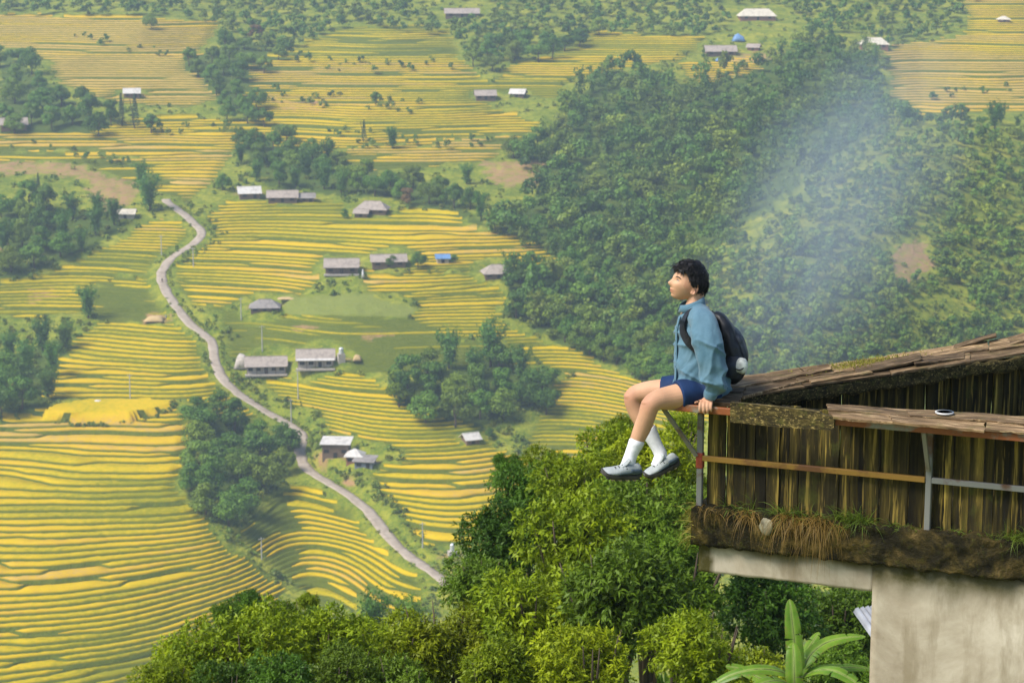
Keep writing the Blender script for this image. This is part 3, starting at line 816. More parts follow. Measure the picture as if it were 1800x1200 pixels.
for i in range(4, len(RD) - 2):                           # weeds along both verges
    for sd_ in (-1, 1):
        if vnoise(i / 4.0, sd_ * 5 + 9, 14) > 0.38:
            a = RD[i] + np.array([nr[i][0], nr[i][1], 0]) * sd_ * (2.3 + r_.random() * 1.0) + np.append(r_.normal(size=2) * 0.3, 0)
            rdspots.append(project(a[0], a[1], a[2] - 0.1))
for (ua, va), (ub, vb) in zip([(85, 742), (140, 748), (205, 746), (265, 736), (298, 722)], [(140, 748), (205, 746), (265, 736), (298, 722), (304, 708)]):
    for k in range(13):
        f_ = r_.random(); rdspots.append((ua + (ub - ua) * f_ + r_.normal() * 2, va + (vb - va) * f_ + r_.normal() * 1.2))
mass('scrub', spots, SHRUB, MAT_SCRUB, 'low green scrub on the uncultivated slopes', 'scrub', 0.35, 1.25, 7)
mass('roadside_hedge', rdspots, SHRUB, MAT_SCRUB, 'ragged green hedge beside the winding road', 'hedge', 0.22, 0.85, 8)

# ================================================================== HOUSES OF THE VALLEY
def roofmat(name, a, b, rough=0.8):
    t = NT(name)
    co = t.coord('Object')
    n = t.noise(co, 1.6, 5, 0.65)
    w = t.n('ShaderNodeTexWave'); t.l(co, w.inputs[0]); w.inputs['Scale'].default_value = 1.3; w.inputs['Distortion'].default_value = 0.5
    c = t.ramp(n, [(0.3, a), (0.7, b)])
    c = t.mix(0.25, c, t.mix(w.outputs[0], a, b))
    n9 = t.noise(co, 0.55, 5, 0.7)
    c = t.mix(t.math('MULTIPLY', t.ramp(n9, [(0.50, 0.0), (0.62, 1.0)]), 0.5), c, tuple(x * 0.55 for x in a))
    return t.done(t.bsdf(c, rough, 0, 0.25, t.bump(w.outputs[0], 0.4, 0.05)))
MR_GREY = roofmat('fibre_cement_roof', (0.27, 0.22, 0.18), (0.44, 0.37, 0.31))
MR_DARK = roofmat('old_grey_roof', (0.20, 0.18, 0.16), (0.33, 0.29, 0.26))
MR_WHITE = roofmat('pale_metal_roof', (0.48, 0.44, 0.39), (0.68, 0.64, 0.58), 0.5)
MR_CREAM = roofmat('cream_roof', (0.52, 0.45, 0.34), (0.66, 0.60, 0.48))
MW_WOOD = plain('timber_wall', (0.17, 0.115, 0.075), 0.85, scale=2.0)
MW_RED = plain('red_brown_wall', (0.30, 0.14, 0.085), 0.85, scale=2.0)
MW_PALE = plain('plaster_wall', (0.42, 0.37, 0.31), 0.85, scale=1.5)
MW_GREYW = plain('blue_grey_wall', (0.20, 0.22, 0.25), 0.8, scale=1.5)
M_DARKIN = plain('dark_opening', (0.03, 0.028, 0.025), 0.8)
M_BLUE = plain('blue_tarpaulin', (0.13, 0.24, 0.42), 0.5, scale=1.0)
M_WHITEP = plain('white_paint', (0.58, 0.57, 0.54), 0.5)
M_STEELT = plain('tank_steel', (0.62, 0.64, 0.66), 0.35, 0.4)
M_CONC = plain('pole_concrete', (0.42, 0.40, 0.37), 0.85)
M_STRAW = plain('dry_straw', (0.48, 0.34, 0.16), 0.95, scale=3.0, bump=0.3)

def roof_mesh(w, d, h, typ, over=0.7, th=0.16):
    """gable, hip or single-pitch roof slab with real thickness; eaves at z=0"""
    W, D = w / 2 + over, d / 2 + over
    k = over / (d / 2) * h
    if typ == 'mono':
        top = [(-W, -D, 0), (W, -D, 0), (W, D, h), (-W, D, h)]; fs = [(0, 1, 2, 3)]
    else:
        ins = 0.0 if typ == 'gable' else D * 0.75
        top = [(-W, -D, -k), (W, -D, -k), (W, D, -k), (-W, D, -k), (-W + ins, 0, h), (W - ins, 0, h)]
        fs = [(0, 1, 5, 4), (2, 3, 4, 5)] + ([(1, 2, 5), (3, 0, 4)] if typ == 'hip' else [])
    bm = bmesh.new()
    a = [bm.verts.new((x, y, z + th)) for x, y, z in top]; b = [bm.verts.new(p) for p in top]
    ed = {}
    for f in fs:
        bm.faces.new([a[i] for i in f]); bm.faces.new([b[i] for i in f][::-1])
        for i, j in zip(f, f[1:] + f[:1]): ed[(i, j)] = 1
    for i, j in list(ed):
        if (j, i) not in ed: bm.faces.new((a[j], a[i], b[i], b[j]))
    return bm_mesh(bm, 'roof')
def house(u, v, wpx, dep, hw, hr, typ, rot, mroof, mwall, label, cat='house', openings=3, porch=False, name='farmhouse', zoff=0.0):
    p = hit(u, v)
    w = wpx * (p.y * cp - p.z * sp) / FPX
    o = empty(name, (p.x, p.y, p.z - 0.1 + zoff), math.radians(rot), label, cat)
    bm = bmesh.new()
    W, D = w / 2, dep / 2
    pr = [(-W, -D), (W, -D), (W, D), (-W, D)]
    lo = [bm.verts.new((x, y, -0.8)) for x, y in pr]; hi = [bm.verts.new((x, y, hw)) for x, y in pr]
    for i in range(4): bm.faces.new((lo[i], lo[(i + 1) % 4], hi[(i + 1) % 4], hi[i]))
    if typ == 'gable':
        r0 = bm.verts.new((-W, 0, hw + hr)); r1 = bm.verts.new((W, 0, hw + hr))
        bm.faces.new((hi[3], hi[0], r0)); bm.faces.new((hi[1], hi[2], r1)); bm.faces.new((hi[0], hi[1], r1, r0)); bm.faces.new((hi[2], hi[3], r0, r1))
    else: bm.faces.new(hi)
    link('wall', bm_mesh(bm, 'wall'), mwall, o)
    rf = link('roof', roof_mesh(w, dep, hr, typ), mroof, o); rf.location = (0, 0, hw + 0.02)
    if typ != 'mono':
        bm = bmesh.new(); ins = 0 if typ == 'gable' else (D + 0.7) * 0.75
        add_box(bm, 0, 0, hr + 0.2, w + 1.4 - 2 * ins, 0.35, 0.12)
        link('ridge_cap', bm_mesh(bm, 'ridge_cap'), mroof, rf)
    n = openings
    for i in range(n):
        cx = -W + (i + 0.5) * w / n
        isd = i == n // 2
        ww = 1.1 if isd else min(1.5, w / n * 0.6); hh = min(2.0, hw * 0.82) if isd else min(1.0, hw * 0.45)
        cz = hh / 2 if isd else hw * 0.55
        bm = bmesh.new(); add_box(bm, cx, -D - 0.02, cz, ww, 0.1, hh)
        wd = link('door' if isd else 'window', bm_mesh(bm, 'opening'), M_DARKIN, o)
        bm = bmesh.new()
        for sx in (-1, 1): add_box(bm, cx + sx * (ww / 2 + 0.05), -D - 0.05, cz, 0.1, 0.14, hh + 0.1)
        add_box(bm, cx, -D - 0.05, cz + hh / 2 + 0.05, ww + 0.2, 0.14, 0.1)
        link('frame', bm_mesh(bm, 'frame'), mwall, wd)
    if porch:
        for i in range(5):
            bm = bmesh.new(); add_box(bm, -W + 0.15 + i * (w - 0.3) / 4, -D - 1.35, hw / 2 - 0.35, 0.18, 0.18, hw + 0.4)
            link('porch_post', bm_mesh(bm, 'porch_post'), MW_WOOD, o)
        bm = bmesh.new()
        M = Matrix.Translation((0, -D - 0.75, hw + 0.02)) @ Matrix.Rotation(0.18, 4, 'X')
        add_box(bm, 0, 0, 0, w + 0.9, 1.9, 0.1, M)
        link('awning', bm_mesh(bm, 'awning'), MR_WHITE if porch == 'white' else mroof, o)
        bm = bmesh.new(); add_box(bm, 0, -D - 0.9, -0.25, w + 1.0, 2.0, 0.5)
        link('platform', bm_mesh(bm, 'platform'), MW_PALE, o)
    return o
house(438, 347, 36, 6, 2.2, 1.9, 'gable', 12, MR_WHITE, MW_WOOD, 'timber hut with a bright white roof behind the wide middle field', 'hut', 2)
house(497, 354, 50, 6, 2.2, 1.9, 'gable', 4, MR_GREY, MW_WOOD, 'long low grey-roofed house right of the white-roofed hut')
house(540, 354, 24, 4, 1.9, 1.2, 'gable', 4, MR_DARK, MW_WOOD, 'small grey shed at the end of the long low house', 'shed', 2)
house(655, 374, 52, 7, 2.0, 2.3, 'hip', -8, MR_GREY, MW_WOOD, 'hip-roofed farmhouse above the middle field beside the reddish tree')
house(636, 380, 22, 4, 1.6, 1.0, 'gable', -8, MR_GREY, MW_WOOD, 'low lean-to roof in front of the hip-roofed farmhouse', 'shed', 1)
house(601, 478, 56, 6, 2.4, 2.2, 'gable', 2, MR_GREY, MW_WOOD, 'grey-roofed house with a raised deck in the middle of the field', porch=True)
house(683, 466, 58, 6, 2.0, 1.7, 'gable', 6, MR_GREY, MW_WOOD, 'long grey roof half hidden by small trees in the middle field')
house(778, 460, 20, 4, 1.7, 0.9, 'gable', 6, M_BLUE, MW_PALE, 'small shed under blue tarpaulin right of the long grey roof', 'shed', 1)
house(874, 486, 48, 7, 1.9, 2.2, 'hip', 10, MR_GREY, MW_WOOD, 'lone grey roof at the right edge of the middle field')
house(466, 545, 48, 7, 1.7, 1.9, 'hip', 4, MR_DARK, MW_WOOD, 'dark grey roof beside the pale green meadow')
house(468, 652, 68, 7, 2.6, 2.1, 'gable', 6, MR_GREY, MW_PALE, 'long open-fronted grey-roofed house nearest the road bend', openings=5, porch=True)
house(555, 642, 62, 7, 2.8, 2.4, 'gable', 4, MR_GREY, MW_PALE, 'grey-roofed house with white awning beside the water tower', openings=4, porch='white')
house(592, 802, 46, 6, 4.4, 0.8, 'mono', -4, MR_WHITE, MW_WOOD, 'white-roofed two-storey house beside the road in the lower field', openings=3)
house(624, 812, 26, 5, 2.6, 1.3, 'hip', -6, MR_WHITE, MW_RED, 'small white hipped roof joined to the two-storey house', 'shed', 2)
house(642, 820, 32, 4, 2.0, 0.9, 'mono', -12, MR_DARK, MW_GREYW, 'blue-grey shed below the two-storey house', 'shed', 2)
house(827, 777, 24, 4, 1.6, 1.2, 'gable', 25, MR_WHITE, MW_WOOD, 'tiny white-roofed field hut on the edge of the lower field', 'hut', 1)
house(812, 30, 58, 7, 2.2, 2.0, 'gable', 3, MR_GREY, MW_WOOD, 'long grey-roofed farmhouse among trees at the very top')
house(853, 174, 34, 6, 2.0, 1.8, 'gable', 6, MR_GREY, MW_WOOD, 'grey roof in the upper terraces, left of a smaller pale roof')
house(911, 170, 24, 5, 1.8, 1.5, 'gable', -15, MR_WHITE, MW_WOOD, 'smaller pale roof in the upper terraces')
house(1330, 35, 62, 8, 2.4, 3.0, 'hip', 4, MR_CREAM, MW_RED, 'cream hipped roof among the dark trees at the top right')
house(1266, 97, 52, 7, 2.2, 2.2, 'gable', 3, MR_GREY, MW_WOOD, 'grey-roofed house with blue sheets lying around it')
house(1535, 86, 48, 8, 2.6, 2.6, 'hip', 0, MR_CREAM, MW_RED, 'pale hipped roof over red-brown walls below the upper right terraces')
house(1764, 39, 18, 5, 1.6, 1.2, 'hip', 0, MR_CREAM, MW_WOOD, 'little pale hut in the upper right terraces', 'hut', 1)
house(232, 170, 26, 5, 2.0, 1.6, 'gable', 8, MR_WHITE, MW_WOOD, 'small pale-roofed hut behind the two tall conifers', 'hut', 2)
house(24, 226, 44, 7, 2.2, 2.2, 'gable', 14, MR_GREY, MW_WOOD, 'grey-roofed house at the left edge below the wood')
house(222, 382, 30, 5, 1.8, 1.2, 'gable', 0, MR_CREAM, MW_PALE, 'low pale shed left of the tall bamboo at the road top', 'shed', 1)
house(1325, 88, 20, 4, 1.6, 1.2, 'gable', -20, MR_GREY, MW_RED, 'small pinkish hut right of the house with blue sheets', 'hut', 1)

def tarp(name, u, v, wpx, dep, h, mat, label, cat, lift=0.0):
    """a sagging sheet over a low heap"""
    p = hit(u, v); w = wpx * (p.y * cp - p.z * sp) / FPX
    n = 9; V = []; F = []
    for i in range(n):
        for j in range(n):
            a, b = i / (n - 1) * 2 - 1, j / (n - 1) * 2 - 1
            V.append((a * w / 2, b * dep / 2, h * max(0, (1 - abs(a) ** 3) * (1 - abs(b) ** 3)) * (0.75 + 0.5 * float(vnoise(i * 0.7, j * 0.7, int(u)))) - 0.1 + lift))
    for i in range(n - 1):
        for j in range(n - 1): F.append((i * n + j, (i + 1) * n + j, (i + 1) * n + j + 1, i * n + j + 1))
    me = np_mesh(name, V, F); md = None
    o = link(name, me, mat); o.location = (p.x, p.y, p.z)
    s = o.modifiers.new('thickness', 'SOLIDIFY'); s.thickness = 0.05
    return tag(o, label, cat)
tarp('tarpaulin', 460, 658, 16, 3, 2.2, M_BLUE, 'blue sheet in front of the open-fronted long house', 'tarpaulin')
tarp('tarpaulin', 480, 548, 10, 3, 1.0, M_BLUE, 'small blue sheet below the dark grey roof by the meadow', 'tarpaulin')
tarp('straw_mat', 505, 524, 34, 4, 0.5, M_STRAW, 'straw-coloured drying mat above the pale green meadow', 'mat')
tarp('tarpaulin', 1298, 72, 24, 5, 3.0, M_BLUE, 'bright blue sheet behind the house among blue sheets', 'tarpaulin')
tarp('tarpaulin', 1265, 107, 16, 4, 1.6, M_BLUE, 'blue heap on the ground in front of the grey-roofed house', 'tarpaulin')
tarp('straw_heap', 272, 562, 36, 6, 1.6, M_STRAW, 'tan straw heap beside the road above the small terraces', 'straw')
tarp('hay_pile', 425, 645, 26, 5, 4.2, MW_PALE, 'weathered hay pile at the road end of the long house', 'hay')
tarp('white_bundle', 638, 487, 5, 2, 2.6, M_WHITEP, 'small white bundle right of the house with the deck', 'bundle')
tarp('white_sheet', 172, 708, 26, 4, 0.9, MR_WHITE, 'white sheet roof behind the rounded cap of the left spur', 'sheet')
tarp('straw_heap', 628, 632, 16, 3, 1.8, M_STRAW, 'orange straw heap right of the water tower', 'straw')
# water tower and tank at the road's foot
def tank(u, v, th, r, h, label):
    p = hit(u, v)
    o = empty('water_tower', (p.x, p.y, p.z), 0.3, label, 'water tower')
    bm = bmesh.new(); add_box(bm, 0, 0, th / 2 - 0.3, 2.2, 2.0, th + 0.6); link('tower', bm_mesh(bm, 'tower'), MW_PALE, o)
    bm = bmesh.new(); add_tube(bm, [(0, 0, th + 0.01), (0, 0, th + 0.15), (0, 0, th + h), (0, 0, th + h + 0.25), (0, 0, th + h + 0.4)], [r * 0.95, r, r, r * 0.7, r * 0.2], 16)
    link('tank', bm_mesh(bm, 'tank', False), M_STEELT, o)
tank(600, 640, 3.4, 0.75, 1.6, 'steel tank on a concrete tower right of the white awning')
tank(795, 978, 1.6, 0.6, 1.7, 'steel tank beside the foot of the road by the big bushes')
def pole(u, v, h, label):
    p = hit(u, v)
    o = empty('utility_pole', (p.x, p.y, p.z), random.random(), label, 'utility pole', 'utility poles of the valley')
    bm = bmesh.new(); add_tube(bm, [(0, 0, -0.5), (0, 0, h)], [0.2, 0.13], 8); link('shaft', bm_mesh(bm, 'shaft'), M_CONC, o)
    bm = bmesh.new(); add_box(bm, 0, 0, h - 0.5, 1.6, 0.12, 0.12); ca = link('crossarm', bm_mesh(bm, 'crossarm'), M_CONC, o)
    for s in (-0.7, 0, 0.7):
        bm = bmesh.new(); add_tube(bm, [(s, 0, h - 0.44), (s, 0, h - 0.2)], [0.06, 0.04], 6); link('insulator', bm_mesh(bm, 'insulator'), M_WHITEP, ca)
for u, v, h, l in [(461, 615, 8, 'pale utility pole behind the long open-fronted house'), (524, 700, 9, 'utility pole in the field below the white awning'), (512, 740, 7, 'utility pole beside the road above the two-storey house'), (229, 702, 8, 'utility pole among the small left terraces'),
                   (460, 982, 6, 'utility pole in the green gully below the tree clump'), (743, 962, 7, 'utility pole in the lower corner of the lower field'), (340, 470, 7, 'utility pole right of the upper road bend'), (424, 560, 7, 'utility pole left of the dark grey roof'), (284, 448, 7, 'utility pole above the upper road curve')]:
    pole(u, v, h, l)

# ---- two villagers by the road, far off
def villager(u, v, shirt_c, label):
    p = hit(u, v); o = empty('person', p, random.random() * 3, label, 'person')
    bm = bmesh.new()
    for sx in (-1, 1): add_tube(bm, [(sx * 0.10, 0, 0.0), (sx * 0.10, -0.02, 0.45), (sx * 0.09, 0, 0.88)], [0.05, 0.07, 0.09], 8)
    add_tube(bm, [(0, 0, 0.82), (0, 0, 1.1), (0, 0, 1.38), (0, 0, 1.46), (0, -0.01, 1.54), (0, -0.02, 1.64), (0, -0.01, 1.73)], [0.14, 0.14, 0.17, 0.06, 0.06, 0.10, 0.05], 10)
    for sx in (-1, 1): add_tube(bm, [(sx * 0.17, 0, 1.36), (sx * 0.24, 0, 1.08), (sx * 0.22, -0.10, 0.82)], [0.06, 0.045, 0.035], 7)
    src = bm_mesh(bm, 'body_src'); q = bpy.data.objects.new('body_src', src); COL.objects.link(q)
    m = q.modifiers.new('remesh', 'REMESH'); m.mode = 'VOXEL'; m.voxel_size = 0.03
    dg = bpy.context.evaluated_depsgraph_get(); dg.update(); me = bpy.data.meshes.new_from_object(q.evaluated_get(dg)); bpy.data.objects.remove(q)
    link('body', me, plain('villager_skin', (0.30, 0.19, 0.13), 0.7), o)
    bm = bmesh.new(); add_tube(bm, [(0, 0, 0.80), (0, 0, 1.1), (0, 0, 1.40), (0, 0, 1.45)], [0.17, 0.165, 0.195, 0.09], 12); link('jacket', bm_mesh(bm, 'jacket', True), plain('villager_jacket', shirt_c, 0.8), o)
    bm = bmesh.new(); add_tube(bm, [(0, 0, 1.66), (0, 0, 1.72), (0, 0, 1.80)], [0.22, 0.14, 0.03], 12); link('hat', bm_mesh(bm, 'hat', True), M_STRAW, o)
villager(292, 562, (0.06, 0.22, 0.40), 'tiny figure in a blue jacket beside the tan straw heap')
villager(285, 497, (0.05, 0.05, 0.06), 'tiny dark figure walking on the upper curve of the road')

# ================================================================== THE OLD TERRACE OF THE NEAR HOUSE
DA = Vector((0.9216, -0.3882, 0)).normalized()          # along the front parapet, to the right and towards the viewer
NA_ = Vector((-DA.y * -1, 0, 0))
NF = Vector((-0.3882, -0.9216, 0)).normalized()         # outward normal of the front parapet
UP = Vector((0, 0, 1))
P0 = at(1231, 800, 14.1)                                # joint of the corner post and the middle rail
def fa(s, n, z): return P0 + DA * s + NF * n + UP * z   # frame of the front parapet
def onz(u, v, z):                                       # a pixel's ray meets a level plane
    r = ray(u, v); return r * (z / r.z)
def z_for(x, y, v):
    q = (600 - v) / FPX; e = (-sp + q * cp) / (cp + q * sp); return e * y
_g = fa(0, 0.2, 0); ZR = z_for(_g.x, _g.y, 711)         # top of the front steel rail
ZT = ZR + 0.03                                          # top of the planks
MA = Matrix(((DA.x, NF.x, 0, P0.x), (DA.y, NF.y, 0, P0.y), (0, 0, 1, P0.z), (0, 0, 0, 1)))   # (s, n, z) -> world
zr = ZR - P0.z

def woodmat(name, cols, stretch, sc=1.0, pale=0.35, moss=0.3, rough=0.85):
    t = NT(name)
    co = t.coord('Object')
    ofs = t.n('ShaderNodeVectorMath', operation='ADD'); t.l(co, ofs.inputs[0])
    cb = t.n('ShaderNodeCombineXYZ'); r = t.rand()
    for i, k in enumerate((37.0, 53.0, 71.0)): t.val(cb.inputs[i], t.math('MULTIPLY', r, k))
    t.l(cb.outputs[0], ofs.inputs[1])
    mp = t.n('ShaderNodeMapping'); mp.inputs['Scale'].default_value = stretch; t.l(ofs.outputs[0], mp.inputs[0])
    g1 = t.noise(mp.outputs[0], 14 * sc, 6, 0.65, 0.4); g2 = t.noise(mp.outputs[0], 45 * sc, 4, 0.6); g3 = t.noise(ofs.outputs[0], 7 * sc, 5, 0.65)
    c = t.ramp(g1, [(0.30, cols[0]), (0.46, cols[1]), (0.60, cols[2]), (0.76, cols[3])])
    c = t.mix(t.math('MULTIPLY', t.ramp(g2, [(0.56, 0.0), (0.66, 1.0)]), pale), c, tuple(min(1, x * 2.2) for x in cols[3]))
    c = t.mix(t.math('MULTIPLY', t.ramp(g2, [(0.34, 1.0), (0.44, 0.0)]), 0.7), c, (0.012, 0.010, 0.006))
    c = t.mix(t.math('MULTIPLY', t.ramp(g3, [(0.55, 0.0), (0.70, 1.0)]), moss), c, (0.075, 0.085, 0.012))
    hs = t.n('ShaderNodeHueSaturation'); t.val(hs.inputs['Value'], t.math('ADD', t.math('MULTIPLY', r, 0.9), 0.55)); t.val(hs.inputs['Color'], c)
    return t.done(t.bsdf(hs.outputs[0], rough, 0, 0.2, t.bump(t.math('ADD', g1, t.math('MULTIPLY', g2, 0.5)), 0.7, 0.012)))
M_BOARD = woodmat('mossy_fence_boards', [(0.006, 0.005, 0.003), (0.018, 0.014, 0.005), (0.062, 0.046, 0.010), (0.24, 0.165, 0.034)], (1, 1, 0.05), 0.8, 0.45, 0.45)
M_TOP = woodmat('weathered_top_planks', [(0.040, 0.026, 0.013), (0.115, 0.072, 0.034), (0.21, 0.135, 0.066), (0.36, 0.255, 0.14)], (0.12, 1.4, 1.0), 1.0, 0.5, 0.45)
M_FASC = woodmat('mossy_fascia', [(0.012, 0.010, 0.005), (0.034, 0.026, 0.009), (0.075, 0.056, 0.016), (0.19, 0.14, 0.05)], (0.2, 1.0, 1.0), 2.2, 0.6, 0.45)
def steelmat(name, base, rust, amount):
    t = NT(name)
    n = t.noise(t.coord('Object'), 5.0, 5, 0.6); n2 = t.noise(t.coord('Object'), 40, 3)
    w = t.ramp(n, [(amount - 0.05, 1.0), (amount + 0.05, 0.0)])
    c = t.mix(w, base, t.mix(n2, rust, tuple(x * 0.55 for x in rust)))
    return t.done(t.bsdf(c, 0.6, 0.0, 0.4, t.bump(n2, 0.2, 0.003)))
M_RUST = steelmat('rusting_steel_rail', (0.19, 0.175, 0.13), (0.27, 0.080, 0.020), 0.56)
M_OCHRE = steelmat('ochre_painted_rail', (0.25, 0.135, 0.020), (0.17, 0.07, 0.02), 0.44)
M_GREYS = steelmat('grey_steel', (0.17, 0.17, 0.15), (0.12, 0.06, 0.03), 0.44)
M_BRACE = steelmat('dull_steel_brace', (0.20, 0.18, 0.15), (0.16, 0.09, 0.05), 0.42)
M_REDP = plain('red_primer', (0.24, 0.045, 0.02), 0.7, scale=30)

# plaster with soot and green stain, mossy concrete
t = NT('stained_plaster')
co = t.coord('Object'); n1 = t.noise(co, 1.6, 6, 0.65, 0.6); n2 = t.noise(co, 9, 6, 0.7); n3 = t.noise(t.coord('Object', (1, 1, 0.25)), 6, 5, 0.65)
c = t.ramp(n1, [(0.32, (0.25, 0.20, 0.135)), (0.5, (0.40, 0.34, 0.25)), (0.66, (0.53, 0.465, 0.36))])
c = t.mix(t.math('MULTIPLY', t.ramp(n3, [(0.50, 0.0), (0.66, 1.0)]), 0.65), c, (0.21, 0.165, 0.10))
c = t.mix(t.math('MULTIPLY', t.ramp(n2, [(0.62, 0.0), (0.72, 1.0)]), 0.4), c, (0.17, 0.13, 0.075))
sz = t.n('ShaderNodeSeparateXYZ'); t.l(co, sz.inputs[0])
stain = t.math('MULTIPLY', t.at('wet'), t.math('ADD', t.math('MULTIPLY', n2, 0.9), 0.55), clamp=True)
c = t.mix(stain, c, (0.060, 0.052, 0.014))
M_PLASTER = t.done(t.bsdf(c, 0.9, 0, 0.15, t.bump(n2, 0.25, 0.01)))
t = NT('mossy_concrete')
co = t.coord('Object'); n1 = t.noise(co, 5, 6, 0.7, 0.5); n2 = t.noise(co, 26, 5, 0.7); n3 = t.noise(co, 2.2, 4, 0.6)
c = t.ramp(n1, [(0.34, (0.008, 0.007, 0.005)), (0.48, (0.026, 0.022, 0.010)), (0.58, (0.085, 0.062, 0.018)), (0.70, (0.30, 0.20, 0.075))])
c = t.mix(t.math('MULTIPLY', t.ramp(n2, [(0.55, 0.0), (0.72, 1.0)]), 0.6), c, (0.085, 0.09, 0.012))
c = t.mix(t.math('MULTIPLY', t.ramp(n3, [(0.40, 1.0), (0.55, 0.0)]), 0.55), c, (0.014, 0.012, 0.007))
M_MOSSC = t.done(t.bsdf(c, 0.95, 0, 0.1, t.bump(t.math('ADD', n1, n2), 0.9, 0.03)))

house_o = empty('hill_house', fa(0, 0, -3.2), 0, 'weathered house corner with plank-topped parapet, mossy ledge and plaster wall', 'house')
hinv = Matrix.Translation(-house_o.location)
def hpart(name, me, mat, parent=None):
    """part built in world coordinates, hung under the house"""
    me.transform(hinv)
    return link(name, me, mat, parent or house_o)
def rough_grid(corners, nu, nv, amp, seed, depth, freq=6.0):
    """a thick slab whose outer face is uneven; corners: 4 world points (a,b,c,d), depth: inward vector"""
    a, b, c, d = [Vector(p) for p in corners]; nrm = -Vector(depth).normalized()
    V = []; F = []
    for i in range(nu + 1):
        for j in range(nv + 1):
            s, q = i / nu, j / nv
            p = a.lerp(b, s).lerp(d.lerp(c, s), q)
            k = amp * (float(fbm(s * nu / freq, q * nv / freq * 1.2, seed, 3)) - 0.5)
            if j in (0, nv): p = p + UP * (float(vnoise(s * nu * 0.7, j, seed + 3)) - 0.5) * amp * 0.7
            V.append(p + nrm * k)
    nb = len(V)
    for i in range(nu):
        for j in range(nv): F.append((i * (nv + 1) + j, (i + 1) * (nv + 1) + j, (i + 1) * (nv + 1) + j + 1, i * (nv + 1) + j + 1))
    back = [p + Vector(depth) for p in V]
    V2 = V + back
    bm = bmesh.new(); vs = [bm.verts.new(p) for p in V2]
    for f in F: bm.faces.new([vs[i] for i in f]); bm.faces.new([vs[nb + i] for i in f][::-1])
    for i in range(nu):
        for j in (0, nv):
            x, y = i * (nv + 1) + j, (i + 1) * (nv + 1) + j
            bm.faces.new((vs[x], vs[y], vs[nb + y], vs[nb + x]))
    for j in range(nv):
        for i in (0, nu):
            x, y = i * (nv + 1) + j, i * (nv + 1) + j + 1
            bm.faces.new((vs[x], vs[y], vs[nb + y], vs[nb + x]))
    return bm
# pixel-measured levels along the front (at the corner post)
def lev(v, n=0.0, s=0.0):
    g = fa(s, n, 0); return z_for(g.x, g.y, v) - P0.z
zl_top, zl_bot = lev(892, 0.06), lev(957, 0.06)          # mossy ledge
zb_bot = lev(1003, 0.0)                                  # underside of the beam
SE = 3.4
# --- mossy ledge
bm = rough_grid([fa(-0.035, 0.06, zl_bot), fa(SE, 0.06, zl_bot), fa(SE, 0.06, zl_top), fa(-0.035, 0.06, zl_top)], 170, 14, 0.036, 3, -NF * 0.30, 4.0)
hpart('ledge', bm_mesh(bm, 'ledge', True), M_MOSSC)
# --- beam and wall (with a damp stain running down from the ledge)
def plaster_slab(name, s0, s1, z0, z1, n, dep, nu, nv, wetdepth, s_dark=None):
    bm = rough_grid([fa(s0, n, z0), fa(s1, n, z0), fa(s1, n, z1), fa(s0, n, z1)], nu, nv, 0.012, 9, -NF * dep, 7.0)
    me = bm_mesh(bm, name, True)
    co = np.empty(len(me.vertices) * 3); me.vertices.foreach_get('co', co); co = co.reshape(-1, 3)
    zz = co[:, 2] - P0.z; ss = (co - np.array(P0)) @ np.array(DA)
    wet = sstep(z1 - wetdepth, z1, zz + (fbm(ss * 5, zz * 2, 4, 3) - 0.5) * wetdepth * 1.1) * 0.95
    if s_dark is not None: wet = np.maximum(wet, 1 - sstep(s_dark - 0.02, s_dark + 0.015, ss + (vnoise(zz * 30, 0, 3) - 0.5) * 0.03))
    attr(me, 'wet', wet)
    return hpart(name, me, M_PLASTER)
plaster_slab('beam', 0.0, 1.108, zb_bot, zl_bot - 0.004, 0.0, 0.26, 50, 10, 0.07, 0.10)
plaster_slab('wall', 1.110, SE, -7.5, zl_bot - 0.004, 0.012, 0.34, 60, 90, 0.22)
# floor slab behind, so the corner is solid from other sides
Cb = fa(-0.02, -0.30, 0)
DB = Vector((0.7906, 0.6123, 0)).normalized()
bm = bmesh.new()
tri = [fa(0.02, -0.31, 0), fa(SE, -0.31, 0), fa(SE, -0.31, 0) + DB * 0.4, fa(0.02, -0.31, 0) + DB * 3.6]
lo = [bm.verts.new(p + UP * (zl_bot + 0.0)) for p in tri]; hi = [bm.verts.new(p + UP * (zl_top - 0.03)) for p in tri]
bm.faces.new(lo[::-1]); bm.faces.new(hi)
for i in range(4): bm.faces.new((lo[i], lo[(i + 1) % 4], hi[(i + 1) % 4], hi[i]))
hpart('floor_slab', bm_mesh(bm, 'floor_slab'), M_MOSSC)

